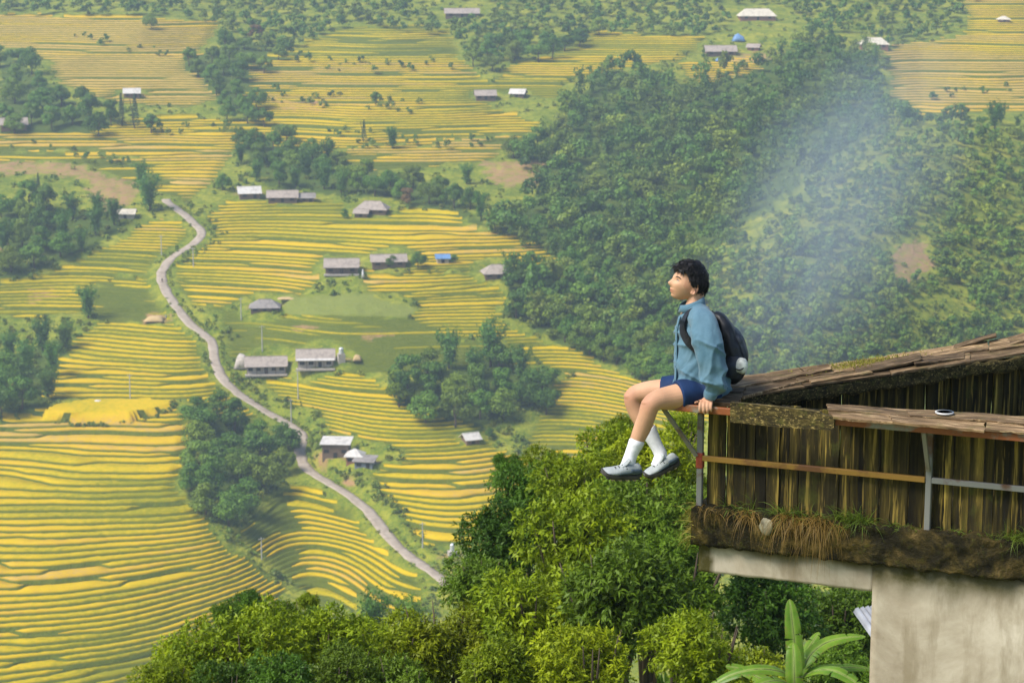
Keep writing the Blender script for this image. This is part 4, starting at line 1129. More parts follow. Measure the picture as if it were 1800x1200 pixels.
# --- fence boards: every board a mesh of its own
def board(Mw, s0, s1, z0, z1, n, th, seed, mat=M_BOARD, name='board'):
    r = random.Random(seed); nz = 9
    bm = bmesh.new(); rows = []
    lean = r.uniform(-0.006, 0.006); bow = r.uniform(-0.006, 0.006)
    for k in range(nz + 1):
        t_ = k / nz; z = z0 + (z1 - z0) * t_
        w0 = r.uniform(-0.003, 0.003); w1 = r.uniform(-0.003, 0.003); nn = n + bow * math.sin(t_ * 3.14) + lean * t_
        zz0, zz1 = z, z
        if k == 0: zz0 += r.uniform(0, 0.02); zz1 += r.uniform(0, 0.02)
        sm = (s0 + s1) / 2
        rows.append([bm.verts.new(Mw @ Vector(p)) for p in ((s0 + w0, nn, zz0), (sm, nn + r.uniform(-0.002, 0.004), zz0), (s1 + w1, nn, zz1), (s1 + w1, nn - th, zz1), (s0 + w0, nn - th, zz0))])
    for a, b in zip(rows, rows[1:]):
        for i in range(5): bm.faces.new((a[i], a[(i + 1) % 5], b[(i + 1) % 5], b[i]))
    bm.faces.new(rows[0][::-1]); bm.faces.new(rows[-1])
    me = bm_mesh(bm, name)
    ctr = Mw @ Vector(((s0 + s1) / 2, n, z0))
    o = hpart(name, me, mat)
    return o
r = random.Random(4)
s = 0.035; k = 0
while s < SE - 0.05:
    w = r.choice([0.055, 0.075, 0.09, 0.11, 0.06, 0.13]) * r.uniform(0.9, 1.1)
    board(MA, s, s + w - 0.004, zl_top - 0.03, zr - 0.01 - r.uniform(0, 0.01), -0.035 + r.uniform(-0.012, 0.010), 0.018, 100 + k)
    s += w; k += 1
# --- posts, middle rail, top rail, braces
def bar(a, b, w, h, mat, name, roll=NF, parent=None):
    a, b = Vector(a), Vector(b); x = (b - a).normalized(); y = (roll - x * roll.dot(x)).normalized(); z = x.cross(y)
    M = Matrix((x, y, z)).transposed().to_4x4(); M.translation = (a + b) / 2
    bm = bmesh.new(); add_box(bm, 0, 0, 0, (b - a).length, w, h, M)
    bmesh.ops.bevel(bm, geom=bm.edges[:], offset=min(w, h) * 0.12, segments=1, affect='EDGES')
    return hpart(name, bm_mesh(bm, name), mat, parent)
s_post2 = 1.43
for sp_, nm in ((0.0, 'post'), (s_post2, 'post'), (2.85, 'post')):
    bar(fa(sp_, 0.0, zl_top - 0.12 if sp_ else zl_top - 0.01), fa(sp_, 0.0, zr - 0.045), 0.036, 0.036, M_GREYS, nm)
pr = bar(fa(-0.0225, 0.0, -0.03), fa(0.0225, 0.0, -0.03), 0.047, 0.10, M_REDP, 'weld_plate')
bar(fa(0.02, 0.012, -0.012), fa(s_post2 - 0.02, 0.012, -0.012), 0.026, 0.034, M_OCHRE, 'middle_rail')
bar(fa(s_post2 + 0.02, 0.012, -0.012), fa(SE, 0.012, -0.012), 0.026, 0.034, M_GREYS, 'middle_rail')
bar(fa(-0.215, 0.2, zr - 0.022), fa(SE, 0.2, zr - 0.022), 0.03, 0.044, M_RUST, 'top_rail')
bar(fa(-0.215, 0.19, zr - 0.03), fa(-0.03, -0.28, zr - 0.03), 0.03, 0.044, M_RUST, 'end_rail')
bar(fa(-0.19, 0.16, zr - 0.05), fa(-0.018, 0.02, 0.0), 0.018, 0.026, M_BRACE, 'brace')
bar(fa(s_post2, 0.19, zr - 0.045), fa(s_post2, 0.03, 0.05), 0.02, 0.026, M_BRACE, 'brace')
bar(fa(2.85, 0.19, zr - 0.045), fa(2.85, 0.03, 0.05), 0.02, 0.026, M_BRACE, 'brace')
for sp_ in (0.35, 0.9, 1.43, 2.0, 2.85): bar(fa(sp_, 0.18, zr - 0.03), fa(sp_, -0.06, zr - 0.03), 0.03, 0.03, M_BRACE, 'cross_bar')

# --- planks on the parapets, each one loose and a little out of line
def plank(poly, z, th, seed, mat=M_TOP, name='plank', tilt=0.0, wav=0.006):
    """a plank from 4 corners (world xy), worn edges; long side a->b"""
    rr = random.Random(seed); a, b, c, d = [Vector((p[0], p[1], 0)) for p in poly]
    nu, nv = 14, 3; bm = bmesh.new(); T = []; B = []
    for i in range(nu + 1):
        for j in range(nv + 1):
            p = a.lerp(b, i / nu).lerp(d.lerp(c, i / nu), j / nv)
            edge = (d - a).normalized() * ((rr.random() - 0.5) * wav * 2.4 if j in (0, nv) else 0) + (b - a).normalized() * ((rr.random() - 0.5) * wav * 3 if i in (0, nu) else 0)
            zz = z + (float(vnoise(i * 0.5 + seed * 3, j * 0.6, seed)) - 0.5) * wav + tilt * (i / nu - 0.5)
            T.append(bm.verts.new(p + edge + UP * (zz + th))); B.append(bm.verts.new(p + edge + UP * zz))
    ix = lambda i, j: i * (nv + 1) + j
    for i in range(nu):
        for j in range(nv):
            q4 = (ix(i, j), ix(i + 1, j), ix(i + 1, j + 1), ix(i, j + 1))
            bm.faces.new([T[m] for m in q4]); bm.faces.new([B[m] for m in q4][::-1])
        for j in (0, nv): bm.faces.new((T[ix(i, j)], T[ix(i + 1, j)], B[ix(i + 1, j)], B[ix(i, j)]))
    for j in range(nv):
        for i in (0, nu): bm.faces.new((T[ix(i, j)], T[ix(i, j + 1)], B[ix(i, j + 1)], B[ix(i, j)]))
    me = bm_mesh(bm, name)
    # own coordinates along the plank so that the grain follows it
    ctr = (a + c) / 2 + UP * z; ang = math.atan2((b - a).y, (b - a).x)
    Mx = Matrix.Translation(ctr) @ Matrix.Rotation(ang, 4, 'Z')
    me.transform(Mx.inverted())
    o = link(name, me, mat, house_o)
    o.matrix_local = hinv @ Mx
    return o
def strip(p0, p1, back0, back1, cuts, rowsplit, z, seed):
    """planks laid along a parapet between two lines given by their end points"""
    rr = random.Random(seed)
    for row, (q0, q1) in enumerate(rowsplit):
        cs = [cuts[0]] + [c_ + rr.uniform(-0.035, 0.035) for c_ in cuts[1:-1]] + [cuts[-1]]
        if row: cs = [cs[0]] + [c_ + 0.05 for c_ in cs[1:-1]] + [cs[-1]]
        for i in range(len(cs) - 1):
            f0, f1 = cs[i], cs[i + 1] + rr.uniform(-0.004, 0.012)
            L = lambda f, q: (Vector(p0).lerp(Vector(p1), f)).lerp(Vector(back0).lerp(Vector(back1), f), q)
            dq = rr.uniform(-0.05, 0.05)
            plank([L(f0, q0 + dq), L(f1, q0 + dq + rr.uniform(-0.04, 0.04)), L(f1, q1 + dq), L(f0, q1 + dq)], z + rr.uniform(0, 0.004) + 0.010 * row, rr.uniform(0.010, 0.016), seed * 50 + row * 20 + i, tilt=rr.uniform(-0.006, 0.006))
# front parapet: from the broken board to beyond the frame
F0, F1 = onz(1466, 737, ZR), onz(1800, 766, ZR)
Bk0, Bk1 = onz(1452, 717, ZR), onz(1800, 739, ZR)
ext = lambda p, q_, k: Vector(p).lerp(Vector(q_), k)
strip(F0 + NF * 0.012, ext(F0, F1, 2.0) + NF * 0.012, Bk0, ext(Bk0, Bk1, 2.0), [0, 0.16, 0.40, 0.66, 0.85, 1.0], [(0.0, 0.62), (0.5, 1.0)], ZR + 0.002, 11)
# corner planks under the seated man
corner = [onz(1177, 707, ZR), onz(1296, 716, ZR), onz(1310, 690, ZR), onz(1196, 690, ZR)]
ca, cb_, cc, cd = corner
L2 = lambda f, q: ca.lerp(cb_, f).lerp(cd.lerp(cc, f), q)
for i, (q0, q1) in enumerate([(0.0, 0.34), (0.36, 0.68), (0.70, 1.02)]):
    plank([L2(0.0, q0), L2(1.0, q0), L2(1.0, q1), L2(0.0, q1)], ZR + 0.003 + 0.002 * i, 0.022, 700 + i)
# back parapet, running away to the right
G0, G1 = onz(1296, 700, ZR), onz(1800, 627, ZR)
H0, H1 = onz(1262, 676, ZR), onz(1800, 598, ZR)
strip(G0, ext(G0, G1, 1.5), H0, ext(H0, H1, 1.5), [0, 0.16, 0.33, 0.52, 0.70, 0.86, 1.0], [(0.0, 0.55), (0.46, 1.04)], ZR + 0.004, 13)
for i, (f0, f1, q0, q1, dz_, tl) in enumerate([(0.27, 0.42, 0.15, 0.6, 0.045, 0.03), (0.08, 0.22, 0.45, 0.8, 0.04, 0.02), (0.50, 0.60, 0.85, 1.1, 0.05, 0.04), (0.60, 0.75, 0.55, 1.05, 0.05, 0.05), (0.16, 0.30, 0.0, 0.16, 0.035, 0.0), (0.40, 0.52, 0.1, 0.5, 0.04, -0.02)]):
    GL = lambda f, q: ext(G0, G1, f * 1.5).lerp(ext(H0, H1, f * 1.5), q)
    plank([GL(f0, q0), GL(f1, q0 + 0.06), GL(f1, q1 + 0.04), GL(f0, q1)], ZR + dz_ - 0.012, 0.012, 800 + i, tilt=tl)
# fascia under the back parapet's inner edge, wavy and mossy
DBk = (G1 - G0).normalized(); NB = Vector((DBk.y, -DBk.x, 0))
bm = rough_grid([G0 - UP * 0.085 - NB * 0.0, ext(G0, G1, 1.5) - UP * 0.085, ext(G0, G1, 1.5) + UP * 0.0, G0 + UP * 0.0], 90, 4, 0.035, 21, -NB * 0.03, 3.0)
hpart('fascia', bm_mesh(bm, 'fascia', True), M_FASC)
# inner face of the back parapet: boards
MB = Matrix(((DBk.x, NB.x, 0, G0.x), (DBk.y, NB.y, 0, G0.y), (0, 0, 1, ZR), (0, 0, 0, 1)))
s = 0.05; k = 0; Lb = (G1 - G0).length * 1.5
while s < Lb:
    w = r.choice([0.06, 0.09, 0.11, 0.14, 0.08]) * r.uniform(0.9, 1.1)
    gapw = 0.008 if k in (12, 16) else 0.003
    board(MB, s, s + w - gapw, -0.75, -0.02, -0.10 + r.uniform(-0.012, 0.012), 0.02, 300 + k)
    s += w; k += 1
# standing broken board on the front edge near the seat, and the slat behind it
def prof_board(pts, th, mat, name, n0, M=MA):
    bm = bmesh.new()
    f = [bm.verts.new(M @ Vector((p[0], n0, p[1]))) for p in pts]; b = [bm.verts.new(M @ Vector((p[0], n0 - th, p[1]))) for p in pts]
    bm.faces.new(f); bm.faces.new(b[::-1])
    for i in range(len(pts)): bm.faces.new((f[i], f[(i + 1) % len(pts)], b[(i + 1) % len(pts)], b[i]))
    return hpart(name, bm_mesh(bm, name), mat)
s0_, s1_ = 0.265, 0.905
zt = zr + 0.045; zb2 = zr - 0.075
prof_board([(s0_, zb2), (s0_ + 0.3, zb2 - 0.004), (s1_ - 0.02, zb2 + 0.006), (s1_, zb2 + 0.02), (s1_ + 0.003, zr + 0.005), (s1_ - 0.03, zr + 0.018), (s1_ - 0.075, zr + 0.024), (s1_ - 0.09, zt - 0.008), (s0_ + 0.3, zt), (s0_, zt + 0.003)], 0.028, M_FASC, 'broken_board', 0.25)
a_ = onz(1305, 702, ZR); b_ = onz(1420, 677, ZR)
bar(a_ + UP * 0.012, b_ + UP * 0.03, 0.02, 0.018, M_TOP, 'loose_slat', UP)
# dish left on the front planks
pd = onz(1660, 728, ZR + 0.03)
bm = bmesh.new(); add_tube(bm, [(0, 0, 0), (0, 0, 0.006), (0, 0, 0.016), (0, 0, 0.016), (0, 0, 0.008)], [0.032, 0.052, 0.056, 0.045, 0.040], 24)
dish = link('dish', bm_mesh(bm, 'dish', True), M_WHITEP); dish.location = pd
bm = bmesh.new(); add_tube(bm, [(0, 0, 0.0085), (0, 0, 0.011)], [0.039, 0.037], 20)
link('dish_hollow', bm_mesh(bm, 'dish_hollow'), plain('grey_dish_centre', (0.22, 0.19, 0.19), 0.8), dish)  # grey disc, darker than the white rim
tag(dish, 'small white oval dish with a grey centre lying on the front planks', 'dish')
# pale stone set in the mossy ledge
bm = bmesh.new(); bmesh.ops.create_icosphere(bm, subdivisions=3, radius=1)
for v_ in bm.verts:
    n_ = 1 + 0.35 * (float(fbm(v_.co.x * 2 + 5, v_.co.z * 2 + v_.co.y, 8, 2)) - 0.5)
    v_.co = MA @ Vector((0.455 + v_.co.x * 0.042 * n_, 0.075 + v_.co.y * 0.014, lev(925, 0.08, 0.45) + v_.co.z * 0.055 * n_))
hpart('pale_stone', bm_mesh(bm, 'pale_stone', True), plain('lichened_stone', (0.30, 0.27, 0.18), 0.9, scale=14, var=0.3, bump=0.3))

# --- grass on the ledge
def blades(name, spec, mat, label, seed, kind='stuff'):
    """spec: list of (root, direction, length, droop, width)"""
    rr = np.random.default_rng(seed); V = []; F = []
    for (p, d, L, dr, w) in spec:
        p = np.array(p); d = np.array(d) / np.linalg.norm(d)
        side = np.cross(d, rr.normal(size=3)); side /= np.linalg.norm(side) + 1e-9
        n = 5; b0 = len(V)
        q = p.copy(); dd = d.copy()
        for k in range(n + 1):
            ww = w * (1 - (k / n) ** 1.6) + 0.0004
            V.append(q - side * ww / 2); V.append(q + side * ww / 2)
            dd = dd + np.array([0, 0, -dr / n]); dd /= np.linalg.norm(dd)
            q = q + dd * L / n
        for k in range(n): F.append((b0 + 2 * k, b0 + 2 * k + 1, b0 + 2 * k + 3, b0 + 2 * k + 2))
    o = link(name, np_mesh(name, V, F), mat)
    return tag(o, label, 'grass', None, kind)
M_DRYG = leafmat('dry_grass', (0.075, 0.045, 0.010), (0.24, 0.15, 0.034), (0.20, 0.20, 0.03), 0.3, 14.0, hue=0.2)
M_GREENG = leafmat('green_grass', (0.035, 0.075, 0.010), (0.13, 0.18, 0.022), (0.2, 0.18, 0.03), 0.3, 8.0)
M_YELG = leafmat('yellowing_grass', (0.12, 0.13, 0.015), (0.30, 0.27, 0.04), (0.30, 0.22, 0.04), 0.35, 8.0)
rr = np.random.default_rng(31)
def roots(s0, s1, n, nz):
    out = []
    for i in range(n):
        s_ = rr.uniform(s0, s1); out.append(tuple(fa(s_, nz + rr.uniform(-0.05, 0.03), zl_top + rr.uniform(-0.03, 0.02))))
    return out
nf = np.array(NF); da = np.array(DA)
sp1 = []
for (s0, s1, n, Lm) in ((0.52, 0.92, 130, 0.28), (0.55, 0.66, 70, 0.36), (0.74, 0.84, 60, 0.42), (0.0, 0.40, 80, 0.14), (0.28, 0.40, 36, 0.26)):
    for p in roots(s0, s1, n, 0.06): sp1.append((p, nf * rr.uniform(0.4, 0.9) + da * rr.normal() * 0.5 + np.array([0, 0, rr.uniform(0.0, 1.0)]), Lm * rr.uniform(0.45, 1.1), rr.uniform(1.6, 3.8), 0.0036))
blades('dry_hanging_grass', sp1, M_DRYG, 'dry orange-brown grass hanging over the mossy ledge', 1)
sp2 = []
for (s0, s1, n, Lm) in ((0.15, 0.35, 50, 0.14), (0.50, 0.75, 140, 0.16), (0.86, 1.10, 200, 0.16), (1.2, 1.35, 50, 0.07), (1.55, 1.9, 60, 0.06), (1.9, 2.2, 160, 0.16), (0.2, 2.0, 120, 0.05)):
    for p in roots(s0, s1, n, 0.02): sp2.append((p, nf * rr.uniform(0.0, 0.8) + da * rr.normal() * 0.5 + np.array([0, 0, 1.0]), Lm * rr.uniform(0.5, 1.2), rr.uniform(0.6, 2.8), 0.005))
blades('green_ledge_grass', sp2, M_GREENG, 'green grass growing along the foot of the fence boards', 2)
sp3 = []
for i in range(170):
    p = fa(rr.uniform(-0.06, 0.0), rr.uniform(-0.2, 0.08), zl_top - rr.uniform(0.0, 0.25))
    sp3.append((tuple(p), -da * rr.uniform(0.4, 1.2) + nf * rr.normal() * 0.5 + np.array([0, 0, rr.uniform(-0.2, 0.9)]), rr.uniform(0.06, 0.16), rr.uniform(0.8, 2.5), 0.004))
blades('yellow_corner_grass', sp3, M_YELG, 'yellow-green grass sprouting from the left end of the ledge', 3)
# moss cushions on the back planks
sp4 = []
for i in range(900):
    f = 0.30 + rr.normal() * 0.055; q_ = 0.72 + rr.normal() * 0.12
    p = ext(G0, G1, f * 1.5).lerp(ext(H0, H1, f * 1.5), q_) + UP * (0.035)
    sp4.append((tuple(p), (rr.normal() * 0.6, rr.normal() * 0.6, 1.0), rr.uniform(0.008, 0.022), 0.5, 0.006))
blades('moss_cushion', sp4, M_YELG, 'yellow-green moss on the planks of the back parapet', 4)
# twig
bm = bmesh.new(); a_ = onz(1400, 640 + 20, ZR + 0.05)
add_tube(bm, [onz(1416, 655, ZR + 0.03), onz(1410, 650, ZR + 0.05), onz(1400, 642, ZR + 0.09)], [0.003, 0.0025, 0.001], 5)
tag(link('twig', bm_mesh(bm, 'twig'), MAT_BARK), 'thin bare twig sticking up from the back planks', 'twig')

# ---- lower roofs behind the wall
def corrug(corners, n, amp, mat, name, label):
    a, b, c, d = [Vector(p) for p in corners]; V = []; F = []
    N_ = (b - a).cross(d - a).normalized(); m = n * 6
    for i in range(m + 1):
        h = math.cos(i / m * n * 6.283) * amp
        V.append(a.lerp(b, i / m) + N_ * h); V.append(d.lerp(c, i / m) + N_ * h)
    for i in range(m): F.append((2 * i, 2 * i + 2, 2 * i + 3, 2 * i + 1))
    o = link(name, np_mesh(name, V, F), mat)
    sd = o.modifiers.new('thickness', 'SOLIDIFY'); sd.thickness = 0.02
    return tag(o, label, 'roof')
M_CORR = plain('grey_corrugated_sheet', (0.40, 0.40, 0.41), 0.55, scale=3)
corrug([at(1502, 1073, 30), at(1640, 1050, 31.5), at(1760, 1230, 27), at(1620, 1240, 26)], 16, 0.03, M_CORR, 'corrugated_roof', 'grey corrugated roof sheet seen under the beam behind the wall')
bm = bmesh.new()
q4 = [at(1520, 1215, 20), at(1562, 1158, 20.5), at(1640, 1150, 21), at(1640, 1240, 19.5)]
f = [bm.verts.new(p) for p in q4]; b = [bm.verts.new(p + Vector((0.05, 0.15, -0.08))) for p in q4]
bm.faces.new(f); bm.faces.new(b[::-1])
for i in range(4): bm.faces.new((f[i], f[(i + 1) % 4], b[(i + 1) % 4], b[i]))
tag(link('plank_ramp', bm_mesh(bm, 'plank_ramp'), plain('worn_brown_planks', (0.30, 0.20, 0.14), 0.8)), 'brown sloping boards at the foot of the plaster wall', 'boards')

# ================================================================== THE SEATED MAN
def skinmat(name, col, sss=0.05):
    t = NT(name)
    n = t.noise(t.coord('Object'), 9, 4); n2 = t.noise(t.coord('Object'), 120, 3)
    c = t.ramp(n, [(0.3, tuple(x * 0.86 for x in col)), (0.7, tuple(min(1, x * 1.1) for x in col))])
    c = t.mix(t.at('blush'), c, (0.30, 0.085, 0.060))
    return t.done(t.bsdf(c, 0.58, 0, 0.22, t.bump(n2, 0.15, 0.003), sss))
M_SKIN = skinmat('skin', (0.50, 0.28, 0.165))
t = NT('blue_denim_shirt')
co = t.coord('Object'); n1 = t.noise(co, 7, 5, 0.6); n2 = t.noise(co, 90, 3); n3 = t.noise(t.coord('Object', (3, 3, 1)), 4, 3, 0.5, 0.6)
c = t.ramp(n1, [(0.3, (0.050, 0.118, 0.165)), (0.7, (0.092, 0.170, 0.220))])
c = t.mix(t.math('MULTIPLY', t.at('seam'), 0.55), c, (0.25, 0.42, 0.50))
c = t.mix(t.math('MULTIPLY', n2, 0.25), c, (0.14, 0.26, 0.32))
M_SHIRT = t.done(t.bsdf(c, 0.8, 0, 0.2, t.bump(t.math('ADD', n3, t.math('MULTIPLY', n2, 0.15)), 0.35, 0.02), Sheen_Weight=0.15))
M_SHORT = plain('navy_shorts', (0.004, 0.022, 0.078), 0.75, scale=8, var=0.2, bump=0.15)
M_SOCK = plain('white_sock', (0.70, 0.69, 0.72), 0.9, scale=40, var=0.05, bump=0.2)
M_SHOE = plain('pale_grey_mesh_shoe', (0.30, 0.325, 0.32), 0.75, scale=25, var=0.12, bump=0.25)
M_SHOED = plain('slate_shoe_panel', (0.060, 0.085, 0.110), 0.6, scale=25, var=0.15)
M_SOLE = plain('dark_sole', (0.055, 0.05, 0.045), 0.8, scale=20, var=0.2)
M_SOLEL = plain('tan_outsole_lug', (0.42, 0.32, 0.20), 0.8, scale=20)
M_HAIR = plain('black_hair', (0.010, 0.009, 0.010), 0.55, 0, 0.35, scale=40, var=0.3)
M_PACK = plain('black_nylon', (0.007, 0.008, 0.011), 0.5, 0, 0.35, scale=14, var=0.4, bump=0.8)
M_PACK2 = plain('dark_blue_nylon', (0.016, 0.022, 0.034), 0.5, 0, 0.4, scale=14, var=0.4, bump=0.8)
M_EYEW = plain('eye_white', (0.6, 0.56, 0.54), 0.3)
M_EYED = plain('iris_dark', (0.015, 0.01, 0.008), 0.2)

def cat(pts, n):
    """smooth curve through control points (position..., radii...)"""
    P = np.array(pts, float); out = []
    for i in range(len(P) - 1):
        p0, p1, p2, p3 = P[max(i - 1, 0)], P[i], P[i + 1], P[min(i + 2, len(P) - 1)]
        for s in range(n):
            t_ = s / n
            out.append(0.5 * (2 * p1 + (p2 - p0) * t_ + (2 * p0 - 5 * p1 + 4 * p2 - p3) * t_ ** 2 + (3 * p1 - p0 - 3 * p2 + p3) * t_ ** 3))
    out.append(P[-1]); return np.array(out)
def loft(bm, ctrl, side, n=20, sub=5, caps=True, fold=None):
    """tube through control rows (x,y,z, ra, rb); ra along 'side', rb across; fold(i, k, t, ang)->radius factor"""
    C = cat(ctrl, sub); rings = []
    side = Vector(side)
    for i, c_ in enumerate(C):
        p = Vector(c_[:3]); q = Vector(C[min(i + 1, len(C) - 1)][:3]) - Vector(C[max(i - 1, 0)][:3]); q.normalize()
        a = (side - q * side.dot(q)).normalized(); b = q.cross(a)
        ring = []
        for k in range(n):
            th = 2 * math.pi * k / n
            f = 1.0 if fold is None else fold(i / (len(C) - 1), th)
            ring.append(bm.verts.new(p + a * math.cos(th) * c_[3] * f + b * math.sin(th) * c_[4] * f))
        rings.append(ring)
    for r0, r1 in zip(rings, rings[1:]):
        for k in range(n): bm.faces.new((r0[k], r0[(k + 1) % n], r1[(k + 1) % n], r1[k]))
    if caps: bm.faces.new(rings[0][::-1]); bm.faces.new(rings[-1])
    return rings
def remesh(bm, name, vox, smooth=2, fac=0.5):
    """closed lofts fused into one continuous skin"""
    me = bm_mesh(bm, name + '_src'); o = bpy.data.objects.new(name + '_src', me); COL.objects.link(o)
    m = o.modifiers.new('remesh', 'REMESH'); m.mode = 'VOXEL'; m.voxel_size = vox; m.use_smooth_shade = True
    s = o.modifiers.new('smooth', 'SMOOTH'); s.iterations = smooth; s.factor = fac
    dg = bpy.context.evaluated_depsgraph_get(); dg.update()
    out = bpy.data.meshes.new_from_object(o.evaluated_get(dg)); out.name = name
    bpy.data.objects.remove(o); bpy.data.meshes.remove(me)
    for p in out.polygons: p.use_smooth = True
    return out
def px(u, v, d, *r): # pixel + depth -> control row
    p = at(u, v, d); return (p.x, p.y, p.z, *r)
D = 14.03                                              # the man's middle plane
YAX = Vector((0, 1, 0)); XAX = Vector((1, 0, 0))

# ---- head in its own frame: x = towards the face, y = his left, z = up; unit metres
def head_points(nth=72, nph=60):
    V = np.zeros((nph + 1, nth, 3))
    ph = np.linspace(-math.pi / 2, math.pi / 2, nph + 1)[:, None]; th = (np.arange(nth) / nth * 2 * math.pi)[None, :]
    dx = np.cos(ph) * np.cos(th); dy = np.cos(ph) * np.sin(th); dz = np.sin(ph) * np.ones_like(th)
    x = dx * 0.098; y = dy * 0.077; z = dz * 0.112
    low = sstep(0.0, -0.10, z)                           # below the cheekbones
    y = y * (1 - 0.30 * low)
    back = sstep(0.0, -0.08, x) * low
    x = x + back * 0.030
    z = z + sstep(0.055, -0.03, x) * sstep(-0.05, -0.11, z) * 0.026   # the jaw rises from chin to ear
    x = x + sstep(0.02, 0.08, x) * sstep(0.07, -0.10, z) * (-0.002)
    x = np.where(x > 0, x * (1 + 0.10 * low), x)
    x = np.where((z > 0.03) & (x > 0), x * (1 - 0.05 * sstep(0.03, 0.11, z)), x)
    def g(cy, cz, sy, sz): return np.exp(-0.5 * (((y - cy) / sy) ** 2 + ((z - cz) / sz) ** 2)) * (x > 0.02)
    f = 0
    f = f + 0.0190 * g(0, -0.027, 0.0085, 0.010) + 0.010 * g(0, -0.008, 0.0065, 0.014) + 0.003 * g(0, -0.034, 0.013, 0.006)   # nose
    f = f + 0.005 * g(0, 0.018, 0.035, 0.008)            # brow
    f = f - 0.0115 * (g(0.030, 0.003, 0.013, 0.009) + g(-0.030, 0.003, 0.013, 0.009))  # eye sockets
    f = f + 0.0045 * (g(0.040, -0.024, 0.018, 0.013) + g(-0.040, -0.024, 0.018, 0.013))  # cheeks
    f = f + 0.0085 * g(0, -0.058, 0.016, 0.0045) + 0.0085 * g(0, -0.0685, 0.014, 0.005) - 0.009 * g(0, -0.0635, 0.02, 0.0022) - 0.004 * g(0, -0.049, 0.012, 0.004)  # lips
    f = f - 0.004 * g(0, -0.079, 0.018, 0.005) + 0.013 * g(0, -0.093, 0.018, 0.011)   # chin
    x = x + f
    V[..., 0] = x; V[..., 1] = y; V[..., 2] = z
    return V
HV = head_points()
HEADC = at(1209, 500, D)                               # centre of the head
HM = Matrix.Translation(HEADC) @ Matrix.Rotation(math.pi + math.radians(16), 4, 'Z') @ Matrix.Rotation(math.radians(-21), 4, 'Y') @ Matrix.Scale(1.07, 4)
# after the half turn his face looks to -x; his left side is towards the viewer
def hp(x, y, z): return HM @ Vector((x, y, z))
man = empty('person', at(1235, 702, D), 0, 'man in blue denim shirt and navy shorts sitting on the plank corner, looking left', 'person')
minv = Matrix.Translation(-man.location)
def mpart(name, me, mat, parent=None):
    me.transform(minv)
    return link(name, me, mat, parent or man)

# ---- body: head, neck, trunk, arms, hands and legs fused into one skin
bm = bmesh.new()
nph, nth = HV.shape[0], HV.shape[1]
vs = [[bm.verts.new(hp(*HV[i, j])) for j in range(nth)] for i in range(nph)]
for i in range(nph - 1):
    for j in range(nth):
        q4 = [vs[i][j], vs[i][(j + 1) % nth], vs[i + 1][(j + 1) % nth], vs[i + 1][j]]
        try: bm.faces.new(q4)
        except ValueError: pass
bmesh.ops.remove_doubles(bm, verts=bm.verts[:], dist=1e-5)
# ears
for sgn in (1, -1):
    c0 = (-0.008, 0.070 * sgn, -0.008)
    ring = []
    for k in range(15):
        a = -2.2 + k / 14 * 4.6
        ring.append((*hp(c0[0] - 0.020 * math.cos(a) - 0.004, c0[1] + sgn * (0.013 + 0.006 * math.cos(a)), c0[2] + 0.034 * math.sin(a)), 0.0055, 0.0055))
    loft(bm, ring, (0, 1, 0), 8, 2)
    loft(bm, [(*hp(c0[0] + 0.006, c0[1] - 0.004 * sgn, c0[2] + 0.012), 0.008, 0.010), (*hp(c0[0] - 0.008, c0[1] + 0.006 * sgn, c0[2]), 0.006, 0.016), (*hp(c0[0] - 0.006, c0[1] + 0.004 * sgn, c0[2] - 0.024), 0.005, 0.008)], (0, 1, 0), 10, 3)
# neck
loft(bm, [px(1226, 500, D, 0.046, 0.050), px(1224, 518, D, 0.047, 0.051), px(1221, 535, D, 0.054, 0.057), px(1220, 552, D, 0.085, 0.085), px(1223, 572, D, 0.10, 0.13)], XAX, 20, 4)
# trunk
loft(bm, [px(1222, 560, D, 0.07, 0.14), px(1225, 585, D, 0.10, 0.165), px(1227, 620, D, 0.105, 0.15), px(1231, 660, D, 0.105, 0.145), px(1237, 690, D, 0.115, 0.16), px(1240, 704, D, 0.10, 0.14)], XAX, 24, 5)
# legs: near (his left) and far
KN, KF = (1143, 709, 13.84), (1112, 698, 14.20)
near_leg = [px(1245, 689, 13.97, 0.070, 0.085), px(1210, 693, 13.93, 0.082, 0.080), px(1175, 699, 13.885, 0.073, 0.072), px(1155, 703, 13.85, 0.064, 0.062), px(1143, 713, 13.845, 0.060, 0.058), px(1137, 731, 13.86, 0.053, 0.054),
            px(1129, 752, 13.89, 0.0545, 0.053), px(1119, 775, 13.91, 0.046, 0.044), px(1110, 797, 13.925, 0.036, 0.036), px(1103, 815, 13.93, 0.037, 0.036)]
far_leg = [px(1240, 687, 14.10, 0.070, 0.085), px(1195, 686, 14.14, 0.080, 0.080), px(1150, 688, 14.18, 0.072, 0.072), px(1125, 691, 14.20, 0.064, 0.062), px(1113, 699, 14.205, 0.060, 0.058), px(1117, 718, 14.21, 0.053, 0.054),
           px(1130, 742, 14.215, 0.054, 0.053), px(1145, 765, 14.22, 0.046, 0.044), px(1155, 784, 14.225, 0.036, 0.036), px(1162, 800, 14.23, 0.037, 0.036)]
loft(bm, near_leg, YAX, 22, 5); loft(bm, far_leg, YAX, 22, 5)
# kneecaps
for (u, v, d) in ((1138, 707, 13.835), (1107, 695, 14.195)):
    loft(bm, [px(u - 1, v - 5, d, 0.02, 0.02), px(u - 1, v, d, 0.042, 0.036), px(u + 1, v + 9, d, 0.034, 0.026)], YAX, 12, 3)
